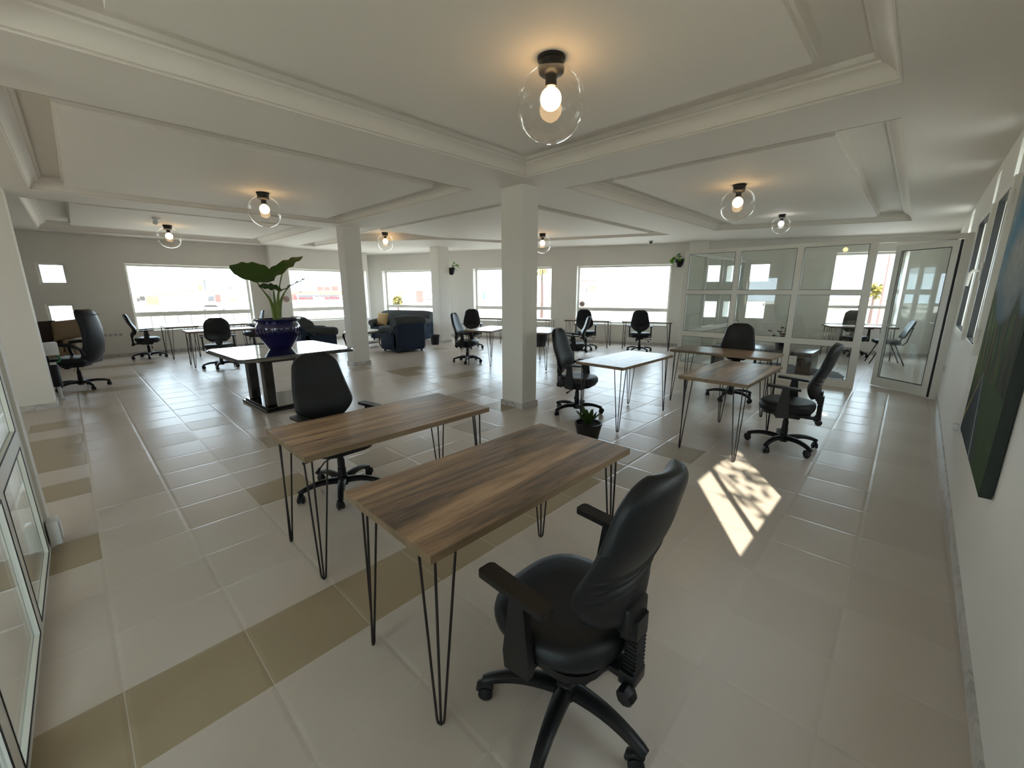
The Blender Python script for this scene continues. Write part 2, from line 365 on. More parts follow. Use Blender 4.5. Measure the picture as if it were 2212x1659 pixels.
# back wall (oblique)
CH = [(-7.75, -5.2, 0.58, 2.24), (-4.08, -1.41, 0.58, 2.25), (-0.62, 2.02, 0.57, 2.25),
      (3.90, 4.40, 1.73, 2.23), (3.90, 4.40, 0.79, 1.29), (2.88, 3.30, 1.73, 2.23), (2.88, 3.30, 0.79, 1.29), (5.72, 7.10, 0.68, 2.42)]
wall('wall_back', CP, CD, CN, -8.5, 8.2, 0, SOF+0.1, CH)
for i in (0, 1, 2): window(CP, CD, CN, CH[i], rail=(0.94, 1.04))
for i in (3, 4, 5, 6): window(CP, CD, CN, CH[i], inset=0.04, fw=0.04, portal_on=(i < 5))
window(CP, CD, CN, CH[7], rail=(1.10, 1.17))
bm = B(); box(bm, 7.0, 7.05, 14.02, 14.9, 0, SOF+0.1); box(bm, 7.05, 7.7, 14.72, 14.9, 0, SOF+0.1); tag(obj('wall_jog', bm, M['wall'], smooth=0), kind='structure')
# right wall (plane Y = -0.37)
RW = -0.37; RP = Vector((0, RW, 0)); RN = Vector((0, -1, 0))
RH = [(0.70, 2.22, 0.95, 2.15), (4.45, 5.15, 1.12, 2.26), (5.75, 6.75, 1.12, 2.26), (5.0, 5.3, 2.34, 2.70), (6.5, 6.8, 2.34, 2.70), (9.6, 10.3, 2.33, 2.74), (-3.8, -1.4, 0.9, 2.4)]  # last opening lies unseen behind the camera, added for fill light
wall('wall_right', RP, X1, RN, -4.0, 14.2, 0, SOF+0.1, RH, th=0.20)
for k, h in enumerate(RH):
    if k == 0:
        w_ = window(RP, X1, RN, h, th=0.20, inset=0.14, fw=0.02); bm = B()
        for q in ((0.70, 1.10, 0.95, 2.15), (2.14, 2.22, 0.95, 2.15), (1.40, 1.46, 1.12, 1.82), (1.10, 2.14, 0.95, 1.12), (1.10, 2.14, 1.82, 2.15)): box(bm, q[0], q[1], RW-0.02, RW, q[2], q[3])
        obj('sash', bm, M['frame'], w_, smooth=0)  # solid infill added to this unseen window to shape the sun patch
    else: window(RP, X1, RN, h, th=0.20, inset=0.14, fw=0.03, portal_on=k in (1, 2, 6))
wall('wall_rear', Vector((-4.0, 0, 0)), Y1, Vector((-1, 0, 0)), -0.5, 14.1, 0, SOF+0.1, [(-0.3, 1.35, 0.3, 2.5), (4.5, 5.7, 0.9, 2.1)])  # both rear openings are unseen, added to brighten the near room
for h in ((-0.3, 1.35, 0.3, 2.5), (4.5, 5.7, 0.9, 2.1)): window(Vector((-4.0, 0, 0)), Y1, Vector((-1, 0, 0)), h)
# front pier on the left, ends at X=-0.44
bm = B(); box(bm, -3.98, -0.44, 8.24, 8.62, 0, SOF+0.02); o = tag(obj('wall_pier', bm, M['wall'], smooth=0), kind='structure')
bm = B(); box(bm, -3.98, -0.425, 8.225, 8.635, 0, 0.075); tag(obj('baseboard_pier', bm, M['marble'], smooth=0), kind='structure')

# baseboards
bm = B(); box(bm, -4, 8.35, RW, RW+0.012, 0, 0.075); tag(obj('baseboard_right', bm, M['marble'], smooth=0), kind='structure')
bm = B(); box(bm, -4, 7.0, 13.708, 13.72, 0, 0.075); tag(obj('baseboard_left', bm, M['marble'], smooth=0), kind='structure')
bm = B(); box(bm, -8.4, 8.0, -0.012, 0, 0, 0.075, mx=frame_mx(CP, CD, CN)); tag(obj('baseboard_back', bm, M['marble'], smooth=0), kind='structure')

# columns
def column(n, x0, x1, y0, y1, base=True, mx=None):
    t = thing('wall_column_%d' % n, kind='structure'); bm = B(); box(bm, x0, x1, y0, y1, 0, SOF+0.02, bev=0.006, seg=1, mx=mx); obj('shaft', bm, M['wall'], t, smooth=0)
    if base: bm = B(); box(bm, x0-0.014, x1+0.014, y0-0.014, y1+0.014, 0, 0.075, mx=mx); obj('skirting', bm, M['marble'], t, smooth=0)
column(1, 3.905, 4.19, 3.61, 3.99)
column(2, 3.85, 4.21, 8.39, 8.69)
column(3, 7.44, 7.82, 10.20, 10.60)
column(4, 3.97, 4.42, 13.42, 13.72)
column(5, 2.42, 2.88, -0.30, 0.0, mx=frame_mx(CP, CD, CN))

# floor
def floor():
    bm = B(); nx0, nx1, ny0, ny1 = -11, 40, -8, 34
    def cell(x, y):
        dx, dy = x-TX0, y-TY0
        u = dx*cos(TROT)+dy*sin(TROT); v = -dx*sin(TROT)+dy*cos(TROT); return math.floor(u/TX), math.floor(v/TY)
    tan = set()
    for i in range(-4, 9): tan.add((i, -1))
    for p in ((-0.39, 7.18), (-0.34, 6.14), (-0.33, 5.70), (-0.31, 5.3), (-0.29, 4.85), (-0.26, 3.48), (0.83, 3.42), (1.13, 4.66), (4.37, 7.25), (4.0, 7.2), (4.45, 6.05), (4.85, 6.05), (4.24, 4.81), (4.6, 4.81),
              (0.32, 11.85), (0.75, 11.85), (0.0, 11.85), (0.45, 10.47), (0.05, 10.47), (0.85, 10.47), (0.48, 9.2), (0.1, 9.2), (-0.2, 9.2)): tan.add(cell(*p))
    for i in range(-3, -1):
        for j in (7, 8, 9): tan.add((i, j))
    mid = set()
    for p in ((1.74, 3.47), (2.1, 3.47), (3.13, 3.48), (2.5, 4.7), (3.23, 1.62), (3.8, 1.58)): mid.add(cell(*p))
    rnd = random.Random(3)
    for i in range(nx0, nx1):
        for j in range(4, ny1):
            if rnd.random() < 0.07 and i > 2: (tan if rnd.random() < 0.5 else mid).add((i, j))
    vs = {}
    def V(i, j):
        if (i, j) not in vs: vs[i, j] = bm.verts.new((i*TX, j*TY, 0))
        return vs[i, j]
    for i in range(nx0, nx1):
        for j in range(ny0, ny1):
            f = bm.faces.new((V(i, j), V(i+1, j), V(i+1, j+1), V(i, j+1)))
            f.material_index = 1 if (i, j) in tan else (2 if (i, j) in mid else 0)
    o = obj('floor', bm, [M['tile'], M['tiletan'], M['tilemid']], smooth=0)
    o.location = (TX0, TY0, 0); o.rotation_euler = (0, 0, TROT); tag(o, kind='structure')
floor()

# ------------------------------------------------------------------ coffered ceiling
ROOM = [(-4.05, -0.4), (13.95, -0.4), (7.42, 14.95), (6.9, 14.95), (6.9, 13.8), (-4.05, 13.8)]
COF = [[(-0.2, 0.285), (3.73, 0.285), (3.73, 3.415), (-0.2, 3.415)],
       [(-0.22, 4.29), (3.71, 4.29), (3.71, 8.22), (-0.22, 8.22)],
       [(-0.35, 8.95), (3.70, 8.95), (3.70, 13.1), (-0.35, 13.1)],
       [(4.53, 4.31), (9.75, 4.37), (8.3, 8.0), (8.0, 8.35), (6.9, 8.65), (6.3, 9.1), (5.1, 11.0), (5.0, 12.75), (4.53, 12.75)],
       [(4.45, 0.30), (10.95, 0.34), (9.75, 3.40), (4.45, 3.42)]]
PANL = [[(0.3, 0.66), (3.17, 0.66), (3.17, 2.93), (0.3, 2.93)],
        [(0.11, 4.66), (3.36, 4.66), (3.36, 7.93), (0.11, 7.93)],
        [(0.13, 9.35), (3.3, 9.35), (3.3, 12.3), (0.13, 12.3)],
        [(4.80, 4.66), (9.35, 4.70), (8.0, 8.05), (6.6, 8.75), (4.80, 8.62)],
        [(4.70, 0.74), (10.2, 0.80), (9.35, 2.92), (4.70, 2.88)]]
def flat_curve(name, outers, z, ext, m):
    cu = bpy.data.curves.new(name, 'CURVE'); cu.dimensions = '2D'; cu.fill_mode = 'BOTH'; cu.extrude = ext
    for poly in outers:
        sp = cu.splines.new('POLY'); sp.points.add(len(poly)-1); sp.use_cyclic_u = True
        for p, q in zip(sp.points, poly): p.co = (q[0], q[1], 0, 1)
    tmp = bpy.data.objects.new('tmp', cu); COL.objects.link(tmp); tmp.location = (0, 0, 0)
    bpy.context.view_layer.update(); dg = bpy.context.evaluated_depsgraph_get()
    me = bpy.data.meshes.new_from_object(tmp.evaluated_get(dg)); bpy.data.objects.remove(tmp, do_unlink=True)
    me.name = name; me.materials.clear(); me.materials.append(m)
    o = bpy.data.objects.new(name, me); COL.objects.link(o); o.location = (0, 0, z); return o
th = (SLAB-SOF)/2
tag(flat_curve('ceiling', [ROOM] + COF, SOF+th, th, M['ceil']), kind='structure')
bm = B(); prism(bm, ROOM, SLAB-0.002, SLAB+0.25); tag(obj('ceiling_slab', bm, M['ceil'], smooth=0), kind='structure')
def offset_poly(poly, d):
    n = len(poly); area = sum(poly[i][0]*poly[(i+1) % n][1]-poly[(i+1) % n][0]*poly[i][1] for i in range(n)); s = 1 if area > 0 else -1; out = []
    for i in range(n):
        p0, p1, p2 = Vector(poly[i-1]), Vector(poly[i]), Vector(poly[(i+1) % n])
        a, b = (p1-p0).normalized(), (p2-p1).normalized(); na, nb = Vector((-a.y, a.x))*s, Vector((-b.y, b.x))*s
        m_ = (na+nb); k = d/max(0.3, m_.length_squared/2); out.append(p1 + m_*k)
    return out
COVE = [(0.0, SOF-0.002), (0.012, SOF-0.002), (0.018, SOF+0.006), (0.012, SOF+0.016), (0.022, SOF+0.018), (0.028, SOF+0.03), (0.045, SOF+0.062), (0.075, SOF+0.09), (0.11, SOF+0.105), (0.115, SOF+0.118), (0.14, SOF+0.125), (0.145, SLAB)]
for k, poly in enumerate(COF):
    bm = B(); rings = [[bm.verts.new((p.x, p.y, z)) for p in offset_poly(poly, d)] for d, z in COVE]
    for a, b in zip(rings, rings[1:]):
        n = len(a)
        for i in range(n): bm.faces.new((a[i], a[(i+1) % n], b[(i+1) % n], b[i]))
    tag(obj('trim_%d' % (k+1), bm, M['ceil'], smooth=25), kind='structure')
for k, poly in enumerate(PANL):
    bm = B(); prism(bm, poly, PAN, SLAB); prism(bm, [tuple(p) for p in offset_poly(poly, -0.02)], PAN+0.035, SLAB)
    tag(obj('trim_%d' % (k+11), bm, M['ceil'], smooth=0), kind='structure')

# ------------------------------------------------------------------ ceiling lamps
def lamp(x, y, r, z, warm, label, strength):
    t = thing('ceiling_lamp', (x, y, z), 0, label, 'lamp', 'clear globe ceiling lamps')
    k = r/0.20
    bm = B(); lathe(bm, [(0, 0), (0.078*k, 0), (0.078*k, -0.016*k), (0.072*k, -0.022*k), (0.068*k, -0.05*k), (0.074*k, -0.055*k), (0.070*k, -0.078*k), (0.052*k, -0.09*k), (0, -0.09*k)], 32); obj('ceiling_mount', bm, M['black'], t)
    bm = B(); lathe(bm, [(0, -0.088*k), (0.032*k, -0.088*k), (0.032*k, -0.145*k), (0, -0.145*k)], 24); obj('bulb_socket', bm, M['black'], t)
    bm = B(); rb = 0.060*k; zc = -0.207*k
    lathe(bm, [(0, -0.143*k), (0.018*k, -0.143*k)] + [(rb*sin(a), zc+rb*cos(a)) for a in [radians(24+156*i/16) for i in range(17)]][:-1] + [(0, zc-rb)], 32)
    obj('bulb', bm, mat('bulb_glow', (1, 1, 1), 0.4, emis=warm, estr=strength), t)
    bm = B(); zc = -0.237*k; a0 = math.asin(0.070/0.20)
    lathe(bm, [(r*sin(a), zc+r*cos(a)) for a in [a0 + (pi-a0)*i/44 for i in range(44)]] + [(0, zc-r)], 64)
    obj('glass_globe', bm, M['globe'], t, smooth=80)
WARM, COOL = (1.0, 0.62, 0.27), (0.95, 0.93, 0.9)
LS = 5.5
lamp(2.07, 1.70, 0.20, PAN, WARM, 'largest clear globe lamp, on the ceiling nearest the camera', LS)
lamp(1.94, 6.52, 0.20, PAN, WARM, 'clear globe lamp on the ceiling above the big potted plant', LS)
lamp(1.47, 10.99, 0.20, PAN, WARM, 'clear globe lamp at far left beside the small white ceiling sensor', LS)
lamp(5.54, 9.76, 0.20, SLAB, WARM, 'clear globe lamp on the ceiling above the blue sofas', LS)
lamp(5.95, 1.84, 0.20, PAN, WARM, 'clear globe lamp on the ceiling panel just in front of the glass office', LS)
lamp(8.74, 1.96, 0.145, PAN, COOL, 'smallest globe lamp with a whiter bulb, at the top of the glass office wall', LS)
lamp(7.70, 6.50, 0.20, PAN, WARM, 'globe lamp mostly hidden by the right edge of the middle column', LS)
t = thing('ceiling_sensor', (1.21, 10.10, PAN), 0, 'small white sensor on the ceiling left of the far left globe lamp', 'sensor')
bm = B(); lathe(bm, [(0, 0), (0.06, 0), (0.06, -0.02), (0.045, -0.03), (0, -0.03)], 24); obj('mount', bm, M['plastic_white'], t)
bm = B(); lathe(bm, [(0, -0.03), (0.03, -0.03), (0.04, -0.07), (0.038, -0.10), (0, -0.12)], 20, mx=T(ry=0.25)); obj('sensor_head', bm, M['plastic_white'], t)
t = thing('dome_camera', (10.45, 5.20, SOF), 0, 'tiny black dome camera on the ceiling edge near the back wall', 'camera')
bm = B(); lathe(bm, [(0, 0), (0.06, 0), (0.06, -0.025), (0.055, -0.03), (0, -0.03)], 20); obj('mount', bm, M['plastic_white'], t)
bm = B(); lathe(bm, [(0.045, -0.03), (0.042, -0.055), (0.02, -0.075), (0, -0.08)], 20); obj('dome', bm, M['black'], t)

# ------------------------------------------------------------------ desks
def make_desk(L=1.24, Wd=0.61, H=0.75):
    t = thing('desk')
    bm = B(); box(bm, -L/2, L/2, -Wd/2, Wd/2, H-0.032, H, bev=0.0015, seg=1)
    bm.faces.ensure_lookup_table(); bm.normal_update()
    for f in bm.faces: f.material_index = 0 if abs(f.normal.z) > 0.9 else 1
    obj('tabletop', bm, [M['wood'], M['edge']], t, smooth=0)
    for sx in (-1, 1):
        for sy in (-1, 1):
            bm = B(); zt = H-0.036; cx, cy = sx*L/2, sy*Wd/2
            P = lambda a, b, z: Vector((cx-sx*a, cy-sy*b, z))
            F = P(0.045, 0.055, 0.008); tops = [P(0.035, 0.125, zt), P(0.125, 0.035, zt), P(0.05, 0.05, zt)]
            u = (tops[0]-tops[1]); u.z = 0; u.normalize()
            for a, b in ((0, 1), (2, None)):
                if b is not None:
                    pts = [tops[a], F + u*0.014 + Vector((0, 0, 0.03)), F + u*0.011 + Vector((0, 0, 0.010)), F + Vector((0, 0, 0)) , F - u*0.011 + Vector((0, 0, 0.010)), F - u*0.014 + Vector((0, 0, 0.03)), tops[b]]
                    tube(bm, pts, 0.0050, 8)
                else: tube(bm, [tops[a], F + Vector((0, 0, 0.02)), F], 0.0050, 8)
            box(bm, min(cx-sx*0.02, cx-sx*0.14), max(cx-sx*0.02, cx-sx*0.14), min(cy-sy*0.02, cy-sy*0.14), max(cy-sy*0.02, cy-sy*0.14), H-0.037, H-0.032)
            obj('leg', bm, M['metal'], t)
    return t
desk0 = make_desk(); DG = 'wood-topped desks on black hairpin legs'
CA = math.atan2(CD.y, CD.x)        # heading of the back wall
def cpos(s, n): p = CP + CD*s - CN*n; return (p.x, p.y, 0)
DESKS = [((1.25, 1.27), 0, 'walnut desk nearest the camera, in the centre foreground'),
         ((1.27, 2.365), 0, 'walnut desk second from the camera, chair tucked behind it'),
         ((4.52, 2.455), 0, 'desk with a bright sky-reflecting top just right of the middle column'),
         ((4.53, 1.265), 0, 'brown-topped desk beside the chair near the sunlit floor patch'),
         ((5.93, 1.79), pi/2, 'brown-topped desk closest to the glass office wall'),
         ((6.14, 6.62), CA+pi/2, 'pale shining desk left behind the middle column'),
         ((6.64, 5.55), CA+pi/2, 'pale shining desk right behind the middle column'),
         (None, 1, 'desk under the narrow back window, left of the middle column'),
         (None, 2, 'desk under the narrow back window, right of the middle column'),
         (None, 3, 'left one of the two desks under the wide back window'),
         (None, 4, 'right one of the two desks under the wide back window'),
         ((1.57, 12.72), pi/2, 'desk end-on to the large left window, next to the leftmost side-facing chair'),
         ((2.03, 10.70), 0, 'desk parallel to the left window with the round-backed chair at it'),
         ((2.56, 12.72), pi/2, 'desk end-on to the left window, right behind the round-backed chair'),
         (None, 5, 'desk inside the glass office below its big window')]
def bw(s, z=0, n=0): return CP + CD*s - CN*n
BD = {1: -3.16, 2: -1.67, 3: -0.02, 4: 1.54, 5: 6.12}
for i, (p, r, lab) in enumerate(DESKS):
    if p is None: q = bw(BD[r], 0, 0.98 if r < 5 else 0.85); loc, rz = (q.x, q.y, 0), CA
    else: loc, rz = (p[0], p[1], 0), r
    if i == 0: d = desk0; d.location = loc; d.rotation_euler = (0, 0, rz); tag(d, lab, 'desk', DG)
    else: dup(desk0, loc, rz, lab, DG)
for o in [o for o in bpy.data.objects if o.name.split('.')[0] == 'desk']:
    o['category'] = 'desk'; o['group'] = DG

# ------------------------------------------------------------------ swivel chairs
def shell(bm, fw, fc, thick, z0, z1, nu=28, nv=44, wr=0.0, tilt=0.0, y0=0.0, curve=0.035):
    """upholstered back: fw(v) half width, fc(v) centre depth; closed rim"""
    g = {}
    for s in (1, -1):
        for i in range(nu+1):
            for j in range(nv+1):
                u = -1+2*i/nu; v = j/nv
                if s == -1 and (i in (0, nu) or j in (0, nv)): g[s, i, j] = g[1, i, j]; continue
                rim = (1-abs(u)**4)*(1-abs(2*v-1)**12); t = thick/2*max(0, rim)**0.5
                y = y0 + fc(v) + curve*u*u + s*t*(1.0 if s == 1 else 0.85)
                if s == -1 and wr:
                    for k, vc in enumerate((0.27, 0.335, 0.40)):
                        d = v - (vc - 0.035*(1-u*u) + 0.045*u*u); y += wr*math.exp(-(d/0.014)**2)*max(0, 1-abs(u)**3)*1.0
                        y -= wr*0.8*math.exp(-((d-0.03)/0.017)**2)*max(0, 1-abs(u)**3)
                g[s, i, j] = bm.verts.new((fw(v)*u, y, z0+(z1-z0)*v))
    for s in (1, -1):
        for i in range(nu):
            for j in range(nv):
                q = [g[s, i, j], g[s, i+1, j], g[s, i+1, j+1], g[s, i, j+1]]
                if len(set(q)) > 2:
                    try: bm.faces.new(q if s == -1 else q[::-1])
                    except ValueError: pass
def star_base(parent, ang=0.3, mt='black', R=0.30, chrome=False):
    bm = B(); lathe(bm, [(0, 0.065), (0.04, 0.065), (0.048, 0.085), (0.046, 0.125), (0.032, 0.14), (0, 0.14)], 20)
    for k in range(5):
        a = 2*pi*k/5; d = Vector((cos(a), sin(a), 0)); pts = []; ws = []; hs = []
        for q in range(9):
            f = q/8; r = 0.02 + (R-0.02)*f; z = 0.103 + 0.018*sin(pi*f*0.9) - 0.022*f**3
            pts.append(d*r + Vector((0, 0, z))); ws.append(0.066-0.028*f); hs.append(0.046-0.014*f)
        pts.append(d*(R+0.018) + Vector((0, 0, 0.078))); ws.append(0.032); hs.append(0.03)
        sweep_box(bm, pts, ws, hs)
    b = obj('star_base', bm, M[mt], parent, smooth=50); b.rotation_euler = (0, 0, ang)
    for k in range(5):
        a = 2*pi*k/5; bm = B(); c = Vector((cos(a), sin(a), 0))*R
        sw = a + 0.9*k + 0.5
        mx = Matrix.Translation((c.x, c.y, 0.0)) @ Matrix.Rotation(sw, 4, 'Z')
        tube(bm, [(0, 0, 0.06), (0, 0, 0.085)], 0.008, 8)
        for sy in (-1, 1): lathe(bm, [(0, -0.009), (0.024, -0.009), (0.028, -0.004), (0.028, 0.006), (0.02, 0.010), (0, 0.010)], 18, mx=T(y=sy*0.0145, z=0.029, x=-0.012) @ Matrix.Rotation(sy*-pi/2, 4, 'X'))
        box(bm, -0.034, 0.012, -0.007, 0.007, 0.03, 0.062, bev=0.005)
        tube(bm, [(0.008, 0, 0.05), (-0.012, 0, 0.064), (-0.034, 0, 0.054), (-0.044, 0, 0.03)], [0.016, 0.019, 0.017, 0.009], 8)
        for v in bm.verts: v.co = mx @ v.co
        obj('caster', bm, M['black'], b)
    return b
def gas_lift(t, zt=0.39):
    bm = B(); lathe(bm, [(0, 0.12), (0.031, 0.12), (0.031, 0.20), (0.027, 0.205), (0.027, 0.275), (0.022, 0.28), (0.022, 0.30), (0.014, 0.305), (0.014, zt), (0, zt)], 20); obj('gas_lift', bm, M['black'], t)
def make_chair(kind):
    t = thing('swivel_chair'); star_base(t); gas_lift(t)
    sw, sl = (0.245, 0.235)
    bm = B()                                                                     # seat cushion
    n = 40; rings = []
    def outl(a, k): 
        c, s_ = cos(a), sin(a); p = 2.6; r = (abs(c)**p + abs(s_)**p)**(-1/p)
        return Vector((c*r*sw*k*(1.0 + 0.04*s_), s_*r*sl*k, 0))
    for k, z in ((0.0, 0.400), (0.80, 0.400), (0.93, 0.405), (0.985, 0.425), (1.0, 0.448), (0.985, 0.470), (0.93, 0.486), (0.8, 0.493), (0.5, 0.491), (0.0, 0.488)):
        if k == 0: rings.append([bm.verts.new((0, 0.01, z))]); continue
        rr = []
        for i in range(n):
            a = 2*pi*i/n; p = outl(a, k); dip = -0.028*max(0, p.y/sl-0.55)**1.5 if z > 0.44 or p.y > 0 else 0
            rr.append(bm.verts.new((p.x, p.y+0.01, z+dip)))
        rings.append(rr)
    for a, b in zip(rings, rings[1:]):
        for i in range(n):
            j = (i+1) % n
            if len(a) == 1: bm.faces.new((a[0], b[j], b[i]))
            elif len(b) == 1: bm.faces.new((a[i], a[j], b[0]))
            else: bm.faces.new((a[i], a[j], b[j], b[i]))
    s = obj('seat', bm, M['leather'], t, smooth=60)
    bm = B(); prism(bm, [(p[0], p[1]+0.005) for p in rounded(0.42, 0.40, 0.12)], 0.375, 0.402); box(bm, -0.085, 0.085, -0.12, 0.10, 0.325, 0.376, bev=0.012); obj('seat_pan', bm, M['black'], t)
    # backrest
    if kind == 'tall':
        fw = lambda v: (0.232-0.100*max(0, v-0.25)**1.25)*(1-max(0, (v-0.80)/0.20)**2.8*0.50)*(1-max(0, (0.34-v)/0.34)**2.4*0.60)
        z0, z1 = 0.545, 1.075
    else:
        fw = lambda v: 0.232*(1-0.12*v)*(1-max(0, (v-0.66)/0.34)**2.6*0.52)*(1-max(0, (0.30-v)/0.30)**2.3*0.45)
        z0, z1 = 0.56, 1.035
    fc = lambda v: 0.035*math.exp(-((v-0.28)/0.2)**2) - 0.10*v**1.5
    bm = B(); shell(bm, fw, fc, 0.085 if kind == 'tall' else 0.075, z0, z1, nu=32, nv=110 if kind == 'tall' else 44, wr=0.010 if kind == 'tall' else 0.0, y0=-0.225)
    obj('backrest', bm, M['leather'], t, smooth=70)
    # back support with bellows
    bm = B(); box(bm, -0.06, 0.06, -0.285, -0.235, 0.525, 0.62, bev=0.012); prism(bm, [(-0.034, -0.298), (0.034, -0.298), (0.05, -0.25), (-0.05, -0.25)], 0.505, 0.575)
    box(bm, -0.026, 0.026, -0.292, -0.262, 0.335, 0.53, bev=0.004); box(bm, -0.04, 0.04, -0.30, -0.245, 0.325, 0.375, bev=0.006); box(bm, -0.035, 0.035, -0.27, -0.08, 0.335, 0.36, bev=0.005)
    for v in bm.verts: v.co.y += 0.024
    b = obj('back_support', bm, M['black'], t)
    bm = B()
    for i in range(9): box(bm, -0.033, 0.033, -0.299, -0.255, 0.383+i*0.0145, 0.383+i*0.0145+0.008, bev=0.003, seg=1)
    for v in bm.verts: v.co.y += 0.024
    obj('bellows', bm, M['black'], b)
    bm = B(); lathe(bm, [(0, 0), (0.026, 0.0), (0.030, 0.008), (0.030, 0.03), (0.024, 0.04), (0, 0.04)], 8, mx=T(x=-0.04, y=-0.265, z=0.325, ry=-pi/2)); tube(bm, [(-0.02, -0.265, 0.335), (-0.07, -0.265, 0.325)], 0.007, 8); obj('adjusting_knob', bm, M['black'], t)
    for sx in (-1, 1):
        bm = B(); x = sx*0.262
        prof = [(-0.045, 0.375), (0.055, 0.36), (0.062, 0.42), (0.030, 0.655), (-0.022, 0.655), (-0.05, 0.42)]
        va = [bm.verts.new((x-0.014, y, z)) for y, z in prof]; vb = [bm.verts.new((x+0.014, y, z)) for y, z in prof]
        bm.faces.new(va); bm.faces.new(vb[::-1])
        for i in range(6): bm.faces.new((va[i], vb[i], vb[(i+1) % 6], va[(i+1) % 6]))
        box(bm, min(x, x-sx*0.12), max(x, x-sx*0.12), -0.03, 0.035, 0.372, 0.392)
        a = obj('armrest', bm, M['black'], t, smooth=25)
        bm = B(); pts = rounded(0.066, 0.27, 0.018, 4)
        prism(bm, [(p[0]*(1.0 - 0.9*max(0, -p[1]-0.02)) + x, p[1]+0.02) for p in pts], 0.655, 0.676)
        for v in bm.verts: v.co.z += -0.35*(v.co.y-0.02)**2 + 0.05*(v.co.y); v.co.x += sx*0.25*(v.co.y-0.0)**2
        obj('arm_pad', bm, M['black'], a, smooth=30)
    bm = B(); tube(bm, [(0.03, 0, 0.345), (0.17, 0.0, 0.335), (0.26, -0.01, 0.325)], 0.005, 6); tube(bm, [(0.22, -0.005, 0.33), (0.28, -0.012, 0.322)], [0.008, 0.011], 8)
    tube(bm, [(0.03, 0.05, 0.345), (0.15, 0.06, 0.315), (0.21, 0.07, 0.265)], 0.005, 6); tube(bm, [(0.19, 0.066, 0.285), (0.225, 0.072, 0.25)], [0.008, 0.014], 8)
    obj('lever', bm, M['black'], t)
    return t
ch_tall = make_chair('tall'); ch_round = make_chair('round')
CG = 'black swivel office chairs'
def rzd(dx, dy): return math.atan2(dy, dx) - pi/2
used = set()
def place(kind, x, y, rz, base, lab):
    src = ch_tall if kind == 't' else ch_round
    if kind in used: c = dup(src)
    else: used.add(kind); c = src
    c.location = (x, y, 0); c.rotation_euler = (0, 0, rz); tag(c, lab, 'chair', CG)
    for o in bpy.data.objects:
        if o.parent == c and o.name.startswith('star_base'): o.rotation_euler = (0, 0, base - rz)
dR = Vector((RT.x, RT.y)).normalized()
CHAIRS = [('t', 1.05, 0.735, rzd(0.0, 1), radians(-90), 'black office chair nearest the camera, seen from behind in the foreground'),
          ('t', 1.225, 3.05, rzd(0.06, -1), radians(-117), 'black office chair facing the camera behind the second foreground desk'),
          ('t', 4.27, 2.99, rzd(0.2, -1), radians(90), 'black office chair at the bright desk just right of the middle column'),
          ('t', 4.73, 0.79, rzd(-0.05, 1), radians(-124), 'black office chair on the right with the sunlit floor patch at its wheels'),
          ('t', 6.42, 1.80, rzd(-1, -0.15), 0.55, 'black office chair with its back against the glass office, behind two brown desks'),
          ('t', 5.80, 7.02, rzd(0.45, -0.85), 1.4, 'black office chair left of the middle column, seen from its side'),
          ('t', 7.37, 8.72, rzd(0.55, 0.8), 0.2, 'black office chair at the narrow back window, its back to the camera'),
          ('r', 6.98, 5.02, rzd(-0.62, 0.8), 0.7, 'black chair half hidden behind the one right of the middle column'),
          ('t', *bw(0.02, 0, 1.52).xy, rzd(CN.x, CN.y), 0.5, 'left of the two tapered-back chairs under the wide back window'),
          ('t', *bw(1.42, 0, 1.50).xy, rzd(CN.x, CN.y), 0.5, 'right of the two tapered-back chairs under the wide back window'),
          ('r', 0.98, 12.92, rzd(1, -0.1), 0.8, 'black office chair in profile at the left end of the large left window'),
          ('r', 1.86, 10.17, rzd(0.15, 1), 0.5, 'round-backed black office chair with its back to the camera at the left window'),
          ('r', 3.16, 12.85, rzd(-1, 0.15), 0.3, 'black office chair in profile just left of the big blue plant pot'),
          ('t', *bw(6.22, 0, 0.40).xy, rzd(-CN.x, -CN.y), 0.6, 'black office chair inside the glass office in front of its big window')]
for c in CHAIRS: place(*c)

